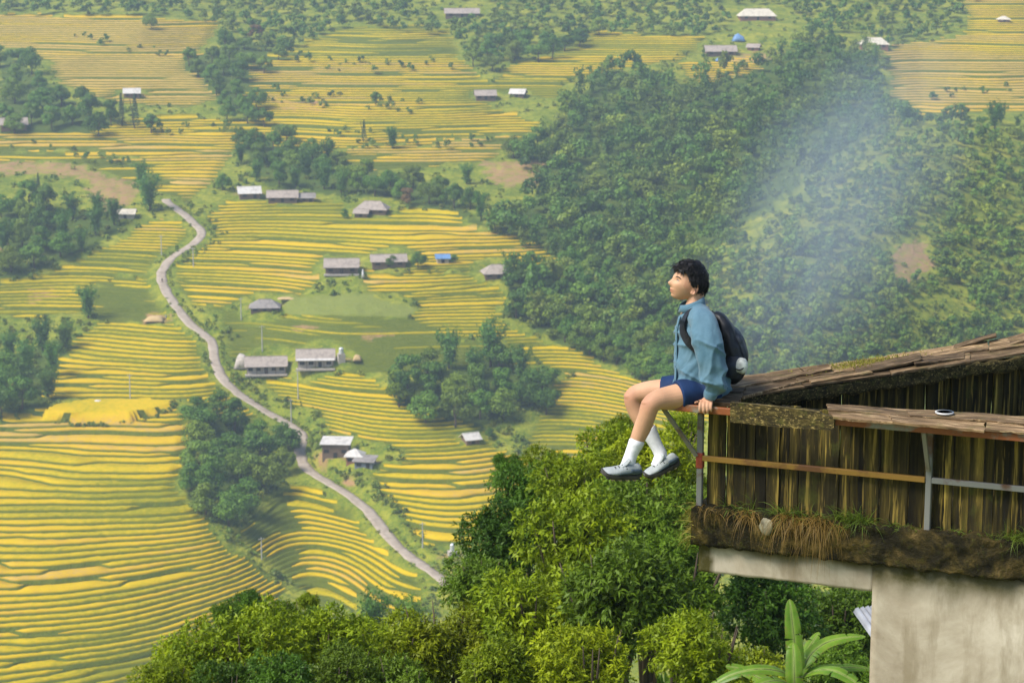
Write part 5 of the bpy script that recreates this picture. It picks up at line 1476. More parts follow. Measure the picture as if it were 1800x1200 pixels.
# feet inside the shoes
loft(bm, [px(1107, 815, 13.93, 0.034, 0.034), px(1096, 826, 13.93, 0.028, 0.018), px(1075, 834, 13.93, 0.028, 0.010)], YAX, 12, 3)
loft(bm, [px(1162, 798, 14.23, 0.034, 0.034), px(1160, 812, 14.23, 0.028, 0.016), px(1150, 826, 14.23, 0.026, 0.008)], YAX, 12, 3)
# arms
near_arm = [px(1234, 570, 13.85, 0.055, 0.055), px(1242, 602, 13.775, 0.050, 0.05), px(1250, 638, 13.765, 0.042, 0.042), px(1253, 670, 13.775, 0.040, 0.038), px(1248, 695, 13.805, 0.028, 0.032), px(1245, 703, 13.82, 0.027, 0.036)]
far_arm = [px(1234, 572, 14.22, 0.055, 0.055), px(1246, 606, 14.27, 0.050, 0.05), px(1256, 640, 14.28, 0.042, 0.042), px(1258, 668, 14.27, 0.040, 0.038), px(1256, 690, 14.26, 0.028, 0.032), px(1254, 697, 14.25, 0.027, 0.036)]
loft(bm, near_arm, XAX, 18, 4); loft(bm, far_arm, XAX, 18, 4)
# near hand: palm lies on the rail, four fingers bent down over its front edge, thumb along the top to the right
rail_d = 13.885
loft(bm, [px(1246, 702, 13.836, 0.030, 0.018), px(1242, 706, 13.821, 0.038, 0.017), px(1240, 710, 13.791, 0.041, 0.014)], XAX, 18, 4)
for k, (u0, L) in enumerate(((1230.5, 13), (1237, 15.5), (1243.5, 15), (1249.5, 12))):
    r0 = 0.0096 - 0.0006 * (k == 3)
    du = (k - 1.5) * 0.5
    loft(bm, [px(u0 + 2.4 - 0.4 * k, 705, 13.811, r0, r0), px(u0 + 0.6, 709, 13.781, r0 * 1.1, r0 * 1.05), px(u0, 713 , 13.762, r0 * 1.03, r0), px(u0 + du * 0.3, 712 + L * 0.6, 13.759, r0 * 0.95, r0 * 0.93), px(u0 + du * 0.2 + 0.5, 711 + L, 13.770, r0 * 0.72, r0 * 0.7)], XAX, 12, 4)
loft(bm, [px(1246, 704, 13.826, 0.013, 0.012), px(1236, 704, 13.851, 0.011, 0.011), px(1227, 706, 13.856, 0.0095, 0.009), px(1221, 708, 13.846, 0.007, 0.007)], UP, 12, 4)
# far hand, resting flat on the planks
loft(bm, [px(1254, 695, 14.25, 0.030, 0.020), px(1250, 699, 14.22, 0.038, 0.014), px(1247, 701, 14.20, 0.038, 0.011)], XAX, 16, 3)
for k in range(4): loft(bm, [px(1240 + k * 5, 699, 14.21, 0.009, 0.009), px(1238 + k * 5, 702, 14.17, 0.009, 0.0085), px(1237 + k * 5, 704, 14.13, 0.0065, 0.0065)], XAX, 10, 3)
loft(bm, [px(1250, 697, 14.25, 0.012, 0.012), px(1236, 699, 14.26, 0.010, 0.010), px(1229, 700, 14.25, 0.007, 0.007)], UP, 10, 3)
body = remesh(bm, 'body', 0.0048, 1, 0.4)
co = np.empty(len(body.vertices) * 3); body.vertices.foreach_get('co', co); co = co.reshape(-1, 3)
Hi = np.array(HM.inverted()); hl = co @ Hi[:3, :3].T + Hi[:3, 3]
lip = np.exp(-0.5 * ((hl[:, 1] / 0.016) ** 2 + ((hl[:, 2] + 0.0635) / 0.006) ** 2)) * (hl[:, 0] > 0.06)
kn = np.zeros(len(co))
for (u, v, d) in ((1137, 709, 13.82), (1107, 698, 14.18), (1238, 712, 13.83)):
    p = np.array(at(u, v, d)); kn = np.maximum(kn, 0.35 * np.exp(-0.5 * (np.linalg.norm(co - p, axis=1) / 0.04) ** 2))
attr(body, 'blush', np.clip(0.8 * lip + kn + 0.30 * np.exp(-0.5 * (((hl[:, 2] + 0.01) / 0.02) ** 2)) * (np.abs(hl[:, 1]) > 0.066) * (np.abs(hl[:, 2]) < 0.1), 0, 1))
bo = mpart('body', body, M_SKIN)
# eyes, brows
for sgn in (1, -1):
    bm = bmesh.new(); bmesh.ops.create_uvsphere(bm, u_segments=16, v_segments=10, radius=1)
    for v_ in bm.verts: v_.co = hp(0.0745 + v_.co.x * 0.0095, 0.030 * sgn + v_.co.y * 0.0125, 0.004 + v_.co.z * 0.0036)
    e = mpart('eye', bm_mesh(bm, 'eye', True), M_EYEW)
    bm = bmesh.new(); bmesh.ops.create_uvsphere(bm, u_segments=12, v_segments=8, radius=1)
    for v_ in bm.verts: v_.co = hp(0.0790 + v_.co.x * 0.0060, 0.0285 * sgn + v_.co.y * 0.0070, 0.0042 + v_.co.z * 0.0036)
    mpart('iris', bm_mesh(bm, 'iris', True), M_EYED, e)
    bm = bmesh.new()
    loft(bm, [(*hp(0.093, 0.011 * sgn, 0.0185), 0.003, 0.0036), (*hp(0.090, 0.025 * sgn, 0.0225), 0.0036, 0.0050), (*hp(0.082, 0.041 * sgn, 0.0225), 0.0032, 0.0042), (*hp(0.070, 0.053 * sgn, 0.016), 0.0014, 0.0016)], UP, 8, 4)
    mpart('eyebrow', bm_mesh(bm, 'eyebrow', True), M_HAIR)
    bm = bmesh.new()
    loft(bm, [(*hp(0.0835, 0.017 * sgn, 0.0062), 0.0012, 0.0016), (*hp(0.0845, 0.029 * sgn, 0.0088), 0.0018, 0.0022), (*hp(0.076, 0.044 * sgn, 0.0045), 0.0012, 0.0012)], UP, 6, 4)
    mpart('eyelid', bm_mesh(bm, 'eyelid', True), M_HAIR)

# ---- hair: a thick uneven cap with locks
bm = bmesh.new(); rr = np.random.default_rng(3)
bmesh.ops.create_icosphere(bm, subdivisions=5, radius=1)
dele = []
for v_ in bm.verts:
    d = v_.co.normalized()
    x, y, z = d.x * 0.106, d.y * 0.0835, d.z * 0.122
    # hairline: forehead high, temples back, nape low, clear of the ear
    zmin = 0.062 if x > 0.055 else 0.062 - (0.055 - x) / 0.055 * 0.062 if x > 0.004 else ((-0.012 if x > -0.0 else 0.012) if x > -0.014 else 0.010 - (-0.014 - x) / 0.09 * 0.075)
    n_ = 0.024 * (float(fbm(d.x * 5 + 9 + d.z * 4, d.y * 5 + 3 + d.z * 3, 5, 3)) - 0.32)
    k = 1 + (n_ + 0.012 * max(0, d.z) + 0.006 * max(0, d.x)) / 0.1
    if z < zmin - 0.02: dele.append(v_)
    v_.co = hp(x * k - 0.003, y * k, z * k + 0.004)
bmesh.ops.delete(bm, geom=dele, context='VERTS')
hair = mpart('hair', bm_mesh(bm, 'hair', True), M_HAIR)
sl = hair.modifiers.new('thickness', 'SOLIDIFY'); sl.thickness = 0.010; sl.offset = -1
bm = bmesh.new()
for i in range(2300):
    th = rr.uniform(0, 6.283); zc = rr.uniform(0.0, 1.0) ** 0.7
    d = Vector((math.cos(th) * math.sqrt(1 - zc * zc), math.sin(th) * math.sqrt(1 - zc * zc), zc)); 
    if d.x < 0 and rr.random() < 0.5: d.z = rr.uniform(-0.14, 0.8); d.normalize()
    if d.x > 0.3 and d.z < 0.60: continue
    if -0.2 < d.x < 0.3 and d.z < 0.20: continue
    if d.z > 0.55 and rr.random() < 0.25: d.z += 0.3; d.normalize()
    p = Vector((d.x * 0.106, d.y * 0.0835, d.z * 0.125))
    # hair sweeps forward on top and falls at the back and sides
    flow = Vector((0.75 if d.z > 0.5 else -0.15, d.y * 0.45, -0.35 if d.z > 0.5 else -1.0)) + Vector(rr.normal(size=3)) * 0.35
    flow -= d * flow.dot(d) * 0.75; flow.normalize()
    L = rr.uniform(0.030, 0.060) * (0.5 if d.z < 0.35 else 1.0)
    q1 = p + d * rr.uniform(0.003, 0.018) + flow * L * 0.5; q2 = q1 + flow * L * 0.5 - d * 0.006
    a, b, c_ = hp(*(p * 0.99)), hp(*q1), hp(*q2)
    loft(bm, [(*a, 0.0026, 0.0015), (*b, 0.0023, 0.0013), (*c_, 0.0005, 0.0003)], UP, 6, 2)
# fringe
for i in range(46):
    y = rr.uniform(-0.055, 0.060); p = Vector((0.083 - abs(y) * 0.35, y, 0.088 - abs(y) * 0.25)); L = rr.uniform(0.022, 0.042)
    q1 = p + Vector((0.016, rr.normal() * 0.006, -L * 0.3)); q2 = q1 + Vector((0.004 - abs(y) * 0.15, rr.normal() * 0.010 + 0.004, -L * 0.8))
    loft(bm, [(*hp(*p), 0.005, 0.004), (*hp(*q1), 0.0042, 0.0024), (*hp(*q2), 0.0007, 0.0006)], UP, 6, 3)
mpart('hair_locks', bm_mesh(bm, 'hair_locks', True), M_HAIR, hair)

# ---- shirt
def tfold(amp, seed, fr=3.0, fz=6.0):
    return lambda t_, th: 1 + amp * (float(fbm(math.cos(th) * fr + 7 + t_ * 2, math.sin(th) * fr + t_ * fz + seed, seed, 3)) - 0.5)
bm = bmesh.new()
loft(bm, [px(1215, 536, D, 0.060, 0.080), px(1219, 543, D, 0.080, 0.122), px(1222, 555, D, 0.104, 0.165), px(1224, 576, D, 0.122, 0.172), px(1226, 605, D, 0.132, 0.166), px(1228, 630, D, 0.138, 0.160), px(1230, 652, D, 0.148, 0.160), px(1233, 670, D, 0.166, 0.166), px(1238, 684, D, 0.180, 0.166), px(1246, 694, D + 0.02, 0.165, 0.150)], XAX, 60, 8, True, tfold(0.20, 3, 2.2, 9.0))
loft(bm, [px(1226, 556, 13.91, 0.066, 0.070), px(1237, 568, 13.82, 0.083, 0.078), px(1243, 598, 13.765, 0.084, 0.074), px(1249, 628, 13.755, 0.080, 0.070), px(1253, 652, 13.765, 0.077, 0.066), px(1255, 672, 13.77, 0.070, 0.060), px(1253, 684, 13.79, 0.060, 0.052), px(1250, 692, 13.80, 0.044, 0.043)], XAX, 44, 8, True, tfold(0.24, 5, 1.8, 7.0))
loft(bm, [px(1226, 556, 14.16, 0.070, 0.072), px(1235, 570, 14.22, 0.083, 0.080), px(1247, 602, 14.265, 0.080, 0.078), px(1256, 640, 14.28, 0.070, 0.070), px(1258, 668, 14.27, 0.064, 0.064), px(1256, 688, 14.26, 0.044, 0.044)], XAX, 40, 7, True, tfold(0.22, 6, 1.8, 7.0))
shirt = remesh(bm, 'shirt', 0.0055, 3, 0.5)
# cloth creases: diagonal drag lines, pushed along the normals
co = np.empty(len(shirt.vertices) * 3); shirt.vertices.foreach_get('co', co); co = co.reshape(-1, 3)
no = np.empty(len(shirt.vertices) * 3); shirt.vertices.foreach_get('normal', no); no = no.reshape(-1, 3)
q1 = co[:, 2] * 1.0 + co[:, 0] * 0.55; q2 = co[:, 0] * 1.0 - co[:, 2] * 0.25
cr = (1 - np.abs(2 * vnoise(q1 * 17 + co[:, 1] * 4, q2 * 6, 41) - 1)) ** 2 * 0.022 + (1 - np.abs(2 * vnoise(q1 * 9 + 3, q2 * 13 + co[:, 1] * 7, 42) - 1)) ** 2 * 0.016 - 0.013
top_ = at(1215, 560, D).z; cr = cr * (0.15 + 0.85 * sstep(top_ + 0.03, top_ - 0.10, co[:, 2]))
shirt.vertices.foreach_set('co', (co + no * cr[:, None]).ravel()); shirt.update()
attr(shirt, 'seam', np.clip(cr / 0.014 + 0.3, 0, 1) * 0.0)
so = mpart('shirt', shirt, M_SHIRT)
# collar, cuff, front placket, pocket flap, buttons, shoulder seam
bm = bmesh.new(); nC = 36; ra = []
for k in range(nC + 1):
    th = math.radians(-165) + k / nC * math.radians(330)    # open at the throat (towards -x)
    c_, s_ = math.cos(th), math.sin(th); bk = 0.5 + 0.5 * c_
    pb = at(1216, 543, D) + Vector((c_ * 0.070, s_ * 0.076, 0.004 + 0.010 * bk))
    ra.append((pb, pb + Vector((-c_ * 0.004, -s_ * 0.004, 0.024 + 0.040 * bk)), pb + Vector((c_ * 0.006, s_ * 0.008, 0.022 + 0.040 * bk)), pb + Vector((c_ * 0.018, s_ * 0.020, -0.016 + 0.014 * bk))))
rows_ = [[bm.verts.new(p) for p in r_] for r_ in ra]
for a, b in zip(rows_, rows_[1:]):
    for i in range(3): bm.faces.new((a[i], b[i], b[i + 1], a[i + 1]))
col = mpart('collar', bm_mesh(bm, 'collar', True), M_SHIRT, so)
sm = col.modifiers.new('thickness', 'SOLIDIFY'); sm.thickness = 0.004
bm = bmesh.new()
loft(bm, [px(1251, 687, 13.795, 0.041, 0.042), px(1250, 690, 13.80, 0.044, 0.045), px(1248, 696, 13.81, 0.041, 0.043), px(1247, 699, 13.815, 0.036, 0.038)], XAX, 30, 4, True, tfold(0.06, 8))
mpart('cuff', bm_mesh(bm, 'cuff', True), M_SHIRT, so)
def surf_x(v, d):
    """front of the shirt at this height (photograph column)"""
    return np.interp(v, [545, 551, 563, 580, 605, 630, 655, 676, 692, 702], [1201, 1198, 1193, 1189.5, 1189, 1189, 1188, 1187, 1190, 1195])
bm = bmesh.new(); A_ = []; 
for v in np.arange(556, 700, 6):
    u = surf_x(v, D) - 0.8
    A_.append([bm.verts.new(at(u + 1.5, v, D - 0.075)), bm.verts.new(at(u - 0.5, v, D - 0.05)), bm.verts.new(at(u - 0.8, v, D - 0.025))])
for a, b in zip(A_, A_[1:]):
    for i in range(2): bm.faces.new((a[i], b[i], b[i + 1], a[i + 1]))
pk = mpart('placket', bm_mesh(bm, 'placket', True), M_SHIRT, so); sm = pk.modifiers.new('thickness', 'SOLIDIFY'); sm.thickness = 0.006; sm.offset = 0
for v in (575, 598, 621, 644, 667):
    bm = bmesh.new(); bmesh.ops.create_uvsphere(bm, u_segments=10, v_segments=6, radius=0.006)
    for v_ in bm.verts: v_.co = v_.co + at(surf_x(v, D) - 0.5, v, D - 0.062)
    mpart('button', bm_mesh(bm, 'button', True), M_SHOED, so)

# ---- shorts
bm = bmesh.new()
loft(bm, [px(1249, 686, 13.98, 0.100, 0.105), px(1225, 690, 13.955, 0.102, 0.098), px(1206, 692, 13.925, 0.097, 0.095), px(1191, 695, 13.905, 0.094, 0.092)], YAX, 36, 6, True, tfold(0.06, 11))
loft(bm, [px(1245, 684, 14.09, 0.100, 0.105), px(1210, 685, 14.125, 0.098, 0.096), px(1185, 685, 14.15, 0.094, 0.092), px(1165, 686, 14.17, 0.091, 0.089)], YAX, 36, 6, True, tfold(0.06, 12))
loft(bm, [px(1232, 668, D, 0.12, 0.155), px(1238, 686, D, 0.130, 0.175), px(1242, 702, D, 0.125, 0.165)], XAX, 32, 5)
mpart('shorts', remesh(bm, 'shorts', 0.006, 3, 0.5), M_SHORT)
# ---- socks
bm = bmesh.new()
loft(bm, [px(1119.5, 775, 13.91, 0.0490, 0.0475), px(1118, 779, 13.91, 0.0485, 0.047), px(1110, 797, 13.925, 0.0405, 0.040), px(1104, 814, 13.93, 0.042, 0.041), px(1096, 824, 13.93, 0.040, 0.032)], YAX, 30, 6, True, tfold(0.05, 14, 1.5, 20))
mpart('sock', bm_mesh(bm, 'sock', True), M_SOCK)
bm = bmesh.new()
loft(bm, [px(1138, 754, 14.218, 0.0540, 0.053), px(1141, 759, 14.22, 0.053, 0.0515), px(1154, 783, 14.225, 0.0405, 0.040), px(1161, 799, 14.23, 0.042, 0.041), px(1157, 811, 14.225, 0.042, 0.036), px(1150, 820, 14.22, 0.038, 0.026)], YAX, 30, 6, True, tfold(0.05, 15, 1.5, 20))
mpart('sock', bm_mesh(bm, 'sock', True), M_SOCK)
# ---- shoes: built heel-to-toe along +x, sole down, then turned into place
def shoe(M, seed):
    prof = [  # x, half width, sole z, top z
        (-0.012, 0.026, 0.020, 0.060), (0.006, 0.033, 0.006, 0.088), (0.03, 0.036, 0.0, 0.094), (0.06, 0.037, 0.0, 0.090), (0.09, 0.039, 0.0, 0.088), (0.12, 0.042, 0.0, 0.078), (0.155, 0.047, 0.001, 0.064), (0.19, 0.048, 0.003, 0.054), (0.22, 0.044, 0.008, 0.046), (0.243, 0.033, 0.015, 0.037), (0.256, 0.016, 0.022, 0.030)]
    C = cat([(p[0], p[1], p[2], p[3]) for p in prof], 4)
    bm = bmesh.new(); rings = []
    n = 20
    for (x, w, z0, z1) in C:
        ring = []
        for k in range(n):
            a = 2 * math.pi * k / n; cy, cz = math.cos(a), math.sin(a)
            y = w * (abs(cy) ** 0.75) * (1 if cy >= 0 else -1); zc = (z0 + 0.016 + z1) / 2; hz_ = (z1 - z0 - 0.016) / 2
            top = max(0, cz); y *= 1 - 0.42 * top ** 1.5
            ring.append(bm.verts.new(M @ Vector((x, y, zc + hz_ * (abs(cz) ** 0.9) * (1 if cz >= 0 else -1)))))
        rings.append(ring)
    for a, b in zip(rings, rings[1:]):
        for k in range(n): bm.faces.new((a[k], a[(k + 1) % n], b[(k + 1) % n], b[k]))
    bm.faces.new(rings[0][::-1]); bm.faces.new(rings[-1])
    me = bm_mesh(bm, 'shoe', True)
    base = mpart('shoe', me, M_SHOE)
    # midsole and outsole
    bm = bmesh.new(); rr_ = []
    for (x, w, z0, z1) in C:
        ring = [bm.verts.new(M @ Vector((x, y * w * 1.06, z))) for (y, z) in ((-1, z0 + 0.024), (-1.03, z0 + 0.010), (-0.92, z0 - 0.004), (0.92, z0 - 0.004), (1.03, z0 + 0.010), (1, z0 + 0.024))]
        rr_.append(ring)
    for a, b in zip(rr_, rr_[1:]):
        for k in range(6): bm.faces.new((a[k], a[(k + 1) % 6], b[(k + 1) % 6], b[k]))
    bm.faces.new(rr_[0][::-1]); bm.faces.new(rr_[-1])
    sole = mpart('sole', bm_mesh(bm, 'sole'), M_SOLE, base)
    for i in range(9):
        x = 0.004 + i * 0.027; w = float(np.interp(x, [p[0] for p in prof], [p[1] for p in prof])); z0 = float(np.interp(x, [p[0] for p in prof], [p[2] for p in prof]))
        for s_ in (-1, 1):
            bm = bmesh.new(); add_box(bm, x, s_ * w * 0.72, z0 - 0.007, 0.017, w * 0.5, 0.008, M)
            mpart('lug', bm_mesh(bm, 'lug'), M_SOLEL if i % 2 else M_SOLE, sole)
    # heel counter and toe cap: shells proud of the upper
    def shell(x0, x1, zlo, zhi, mat, name):
        for s_ in (-1, 1):
            bm = bmesh.new(); R = []
            for x in np.linspace(x0, x1, 10):
                w, z0, z1 = [float(np.interp(x, [p[0] for p in prof], [p[c] for p in prof])) for c in (1, 2, 3)]
                row = []
                for q_ in np.linspace(zlo, zhi, 4):
                    zz = z0 + 0.016 + (z1 - z0 - 0.016) * q_
                    c_ = (q_ - 0.5) * 2; yy = w * (max(0, 1 - c_ * c_) ** 0.375) * (1 - 0.42 * max(0, c_) ** 1.5)
                    row.append(bm.verts.new(M @ Vector((x, s_ * (yy + 0.0028), zz))))
                R.append(row)
            for a, b in zip(R, R[1:]):
                for i in range(3): bm.faces.new((a[i], b[i], b[i + 1], a[i + 1]))
            o = mpart(name, bm_mesh(bm, name, True), mat, base); m_ = o.modifiers.new('thickness', 'SOLIDIFY'); m_.thickness = 0.002; m_.offset = 0
    shell(-0.008, 0.075, 0.12, 0.70, M_SHOED, 'heel_counter'); shell(0.075, 0.16, 0.10, 0.42, M_SHOED, 'side_panel'); shell(0.215, 0.25, 0.10, 0.58, M_SHOED, 'toe_cap')
    # tongue and lace rows
    bm = bmesh.new()
    loft(bm, [tuple(M @ Vector((0.13, 0, 0.070))) + (0.016, 0.006), tuple(M @ Vector((0.105, 0, 0.088))) + (0.020, 0.006), tuple(M @ Vector((0.088, 0, 0.118))) + (0.019, 0.006)], M.to_3x3() @ Vector((0, 1, 0)), 12, 3)
    mpart('tongue', bm_mesh(bm, 'tongue', True), M_SHOE, base)
    for i in range(4):
        x = 0.105 + i * 0.022; z1 = float(np.interp(x, [p[0] for p in prof], [p[3] for p in prof]))
        bm = bmesh.new(); add_tube(bm, [M @ Vector((x, s_ * 0.026, z1 - 0.012 + 0.016 * (1 - abs(s_)))) for s_ in (-1, -0.5, 0, 0.5, 1)], 0.003, 6)
        mpart('lace', bm_mesh(bm, 'lace'), M_SOLE, base)
        for s_ in (-1, 1):
            bm = bmesh.new(); add_box(bm, x, s_ * 0.030, z1 - 0.018, 0.008, 0.006, 0.008, M); mpart('eyelet', bm_mesh(bm, 'eyelet'), M_SOLE, base)
def shoe_matrix(heel, toe, upv, s=1.0):
    x = (Vector(toe) - Vector(heel)); L = x.length; x.normalize()
    z = (Vector(upv) - x * Vector(upv).dot(x)).normalized(); y = z.cross(x)
    M = Matrix((x, y, z)).transposed().to_4x4() @ Matrix.Scale(L / 0.268, 4); M.translation = Vector(heel)
    return M
h1, t1 = at(1120, 838, 13.96), at(1053, 836, 13.84)
shoe(shoe_matrix(h1, t1, (0.10, -0.22, 1.0)), 1)
h2, t2 = at(1190, 815, 14.26), at(1131, 842, 14.18)
shoe(shoe_matrix(h2, t2, (-0.12, -0.20, 1.0)), 2)

# ---- backpack (worn, lifts off: a thing of its own)
pack = empty('backpack', at(1285, 668, 14.06), 0, 'black backpack with a pale bottle in its side pocket on the man\'s back', 'backpack')
pinv = Matrix.Translation(-pack.location)
def ppart(name, me, mat, parent=None):
    me.transform(pinv); return link(name, me, mat, parent or pack)
bm = bmesh.new()
loft(bm, [px(1252, 553, 14.06, 0.030, 0.08), px(1262, 562, 14.06, 0.055, 0.115), px(1271, 580, 14.06, 0.072, 0.14), px(1279, 605, 14.06, 0.088, 0.15), px(1285, 630, 14.06, 0.094, 0.15), px(1286, 650, 14.06, 0.086, 0.145), px(1283, 664, 14.06, 0.062, 0.12), px(1279, 670, 14.06, 0.03, 0.07)], XAX, 40, 7, True, tfold(0.22, 17, 2.5, 7))
bag = ppart('bag', remesh(bm, 'bag', 0.007, 2, 0.5), M_PACK)
bm = bmesh.new()
loft(bm, [px(1281, 574, 14.05, 0.02, 0.06), px(1290, 587, 14.05, 0.040, 0.10), px(1299, 606, 14.05, 0.042, 0.11), px(1306, 628, 14.05, 0.032, 0.10), px(1307, 640, 14.05, 0.015, 0.06)], XAX, 30, 6, True, tfold(0.3, 19, 2.5, 9))
ppart('front_pocket', bm_mesh(bm, 'front_pocket', True), M_PACK2)
bm = bmesh.new()
loft(bm, [px(1290, 628, 13.93, 0.05, 0.03), px(1291, 645, 13.92, 0.055, 0.038), px(1288, 662, 13.94, 0.045, 0.03)], XAX, 20, 5, True, tfold(0.2, 23))
ppart('side_pocket', bm_mesh(bm, 'side_pocket', True), M_PACK2)
def strap(rows_, w, th, name):
    C = cat(rows_, 6); bm = bmesh.new(); R = []
    for i, c_ in enumerate(C):
        p = Vector(c_[:3]); tn_ = (Vector(C[min(i + 1, len(C) - 1)][:3]) - Vector(C[max(i - 1, 0)][:3])).normalized(); nn_ = Vector(c_[3:6]).normalized()
        sd_ = tn_.cross(nn_).normalized() * (w / 2)
        R.append([bm.verts.new(p - sd_), bm.verts.new(p + sd_), bm.verts.new(p + sd_ + nn_ * th), bm.verts.new(p - sd_ + nn_ * th)])
    for a, b in zip(R, R[1:]):
        for k in range(4): bm.faces.new((a[k], a[(k + 1) % 4], b[(k + 1) % 4], b[k]))
    bm.faces.new(R[0][::-1]); bm.faces.new(R[-1])
    return ppart(name, bm_mesh(bm, name), M_PACK)
for dd, nm in ((-0.125, 'shoulder_strap'), (0.125, 'shoulder_strap')):
    sgn = -1 if dd < 0 else 1
    strap([(*at(1256, 556, D + dd), 0.6, 0, 1), (*at(1241, 545, D + dd), 0.25, 0, 1), (*at(1226, 543.5, D + dd * 1.0), -0.1, 0, 1), (*at(1211, 551, D + dd), -0.7, sgn * 0.2, 0.7), (*at(1203, 566, D + dd * 1.04), -1, sgn * 0.4, 0.3), (*at(1202, 582, D + dd * 1.10), -1, sgn * 0.8, 0), (*at(1211, 600, D + dd * 1.30), -0.6, sgn * 1.0, 0), (*at(1228, 616, D + dd * 1.34), 0.0, sgn * 1.0, 0)], 0.052, 0.012, nm)
bm = bmesh.new(); add_tube(bm, [at(1258, 556, D - 0.03), at(1252, 547, D - 0.02), at(1252, 547, D + 0.02), at(1258, 556, D + 0.03)], 0.006, 8); ppart('grab_loop', bm_mesh(bm, 'grab_loop'), M_PACK)
bm = bmesh.new(); add_box(bm, 0, 0, 0, 0.03, 0.012, 0.025, Matrix.Translation(at(1199, 566, D - 0.155)) @ Matrix.Rotation(0.3, 4, 'Y')); ppart('buckle', bm_mesh(bm, 'buckle'), M_PACK2)
# bottle in the side pocket
bt = empty('bottle', at(1303, 652, 13.93), 0, 'pale round bottle poking out of the backpack\'s side pocket', 'bottle')
binv = Matrix.Translation(-bt.location)
bm = bmesh.new(); loft(bm, [px(1301, 656, 13.91, 0.016, 0.016), px(1301.5, 653.5, 13.91, 0.032, 0.030), px(1302.5, 645, 13.905, 0.041, 0.040), px(1304, 637, 13.905, 0.038, 0.038), px(1305.5, 631, 13.905, 0.024, 0.024), px(1306, 629, 13.905, 0.012, 0.012)], XAX, 24, 5)
me = bm_mesh(bm, 'bottle_body', True); me.transform(binv); link('bottle_body', me, plain('milky_bottle', (0.55, 0.56, 0.50), 0.35, scale=22, var=0.3), bt)
bm = bmesh.new(); loft(bm, [px(1292, 648, 13.875, 0.004, 0.004), px(1301, 650, 13.862, 0.004, 0.004), px(1309, 645, 13.875, 0.004, 0.004)], UP, 8, 4)
me = bm_mesh(bm, 'pocket_cord', True); me.transform(binv); link('pocket_cord', me, M_PACK, bt)

# ================================================================== BUSHES AND BANANA IN FRONT
def leaf_quads(base, axis, nrm, L, W):
    ax = axis / (np.linalg.norm(axis, axis=1)[:, None] + 1e-9)
    sd = np.cross(ax, nrm); sd /= np.linalg.norm(sd, axis=1)[:, None] + 1e-9
    up = np.cross(sd, ax)
    L = L[:, None]; W = W[:, None]
    v = np.stack([base, base + ax * L * 0.42 + sd * W * 0.5 + up * W * 0.14, base + ax * L - up * L * 0.12, base + ax * L * 0.42 - sd * W * 0.5 + up * W * 0.14], 1)
    return v.reshape(-1, 3), np.arange(len(base) * 4).reshape(-1, 4)
def bush_mesh(seed, lobes, sprays, per, Lm, Wm, droop=0.5):
    """a crown of radius about 1 made of leafy sprays on uneven lobes"""
    r = np.random.default_rng(seed)
    C = r.normal(size=(lobes, 3)); C /= np.linalg.norm(C, axis=1)[:, None]; C *= (0.35 + 0.45 * r.random((lobes, 1)))
    C[:, 2] = C[:, 2] * 0.8
    rad = r.uniform(0.22, 0.48, lobes)
    li = r.choice(lobes, sprays, p=rad ** 2 / (rad ** 2).sum())
    d = r.normal(size=(sprays, 3)); d[:, 2] += 0.35; d /= np.linalg.norm(d, axis=1)[:, None]
    S = C[li] + d * (rad[li] * r.uniform(0.62, 1.08, sprays))[:, None]
    sdir = d + r.normal(size=d.shape) * 0.45 + np.array([0, 0, 0.15]); sdir /= np.linalg.norm(sdir, axis=1)[:, None]
    n = sprays * per
    S_ = np.repeat(S, per, 0); D_ = np.repeat(sdir, per, 0)
    t_ = np.tile(np.linspace(0, 1, per), sprays)[:, None]
    twig = 0.16
    base = S_ + D_ * twig * t_ + np.array([0, 0, -0.10]) * (t_ ** 2) * droop * 0.8 + r.normal(size=(n, 3)) * 0.012
    ax = D_ * 0.6 + r.normal(size=(n, 3)) * 0.55 + np.array([0, 0, -droop * 0.5])
    nr_ = np.array([0, 0, 0.7]) + D_ * 0.7 + r.normal(size=(n, 3)) * 0.4
    return leaf_quads(base, ax, nr_, Lm * r.uniform(0.6, 1.3, n), Wm * r.uniform(0.7, 1.3, n))
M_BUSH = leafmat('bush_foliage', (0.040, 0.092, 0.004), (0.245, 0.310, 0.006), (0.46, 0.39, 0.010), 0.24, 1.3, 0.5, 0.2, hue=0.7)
M_BUSH2 = leafmat('deep_green_shaded_foliage', (0.018, 0.060, 0.006), (0.085, 0.175, 0.010), (0.18, 0.24, 0.012), 0.2, 1.3, 0.5, 0.2, hue=0.5)  # deep green leaves, darkened further to paint thicket shadow into the inner bushes
BUSH = [np_mesh('crown', *bush_mesh(600 + i, 13 + i, 1350, 9, 0.105, 0.036, 0.4 + 0.15 * i), smooth=False) for i in range(5)]
BUSHM = []
for m in BUSH:
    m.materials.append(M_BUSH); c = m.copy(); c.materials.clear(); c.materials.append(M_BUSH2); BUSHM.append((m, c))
def stem_mesh(seed):
    bm = bmesh.new(); r = random.Random(seed)
    for i in range(5):
        a = r.random() * 6.283; e = r.uniform(0.3, 0.7)
        add_tube(bm, [(0.05 * math.cos(a), 0.05 * math.sin(a), -3.0), (e * 0.3 * math.cos(a), e * 0.3 * math.sin(a), -0.9), (e * math.cos(a), e * math.sin(a), 0.2), (e * 1.2 * math.cos(a), e * 1.2 * math.sin(a), 0.6)], [0.05, 0.04, 0.022, 0.006], 6)
    return bm_mesh(bm, 'stems', True)
STEMS = [stem_mesh(i) for i in range(3)]
for m in STEMS: m.materials.append(MAT_BARK)
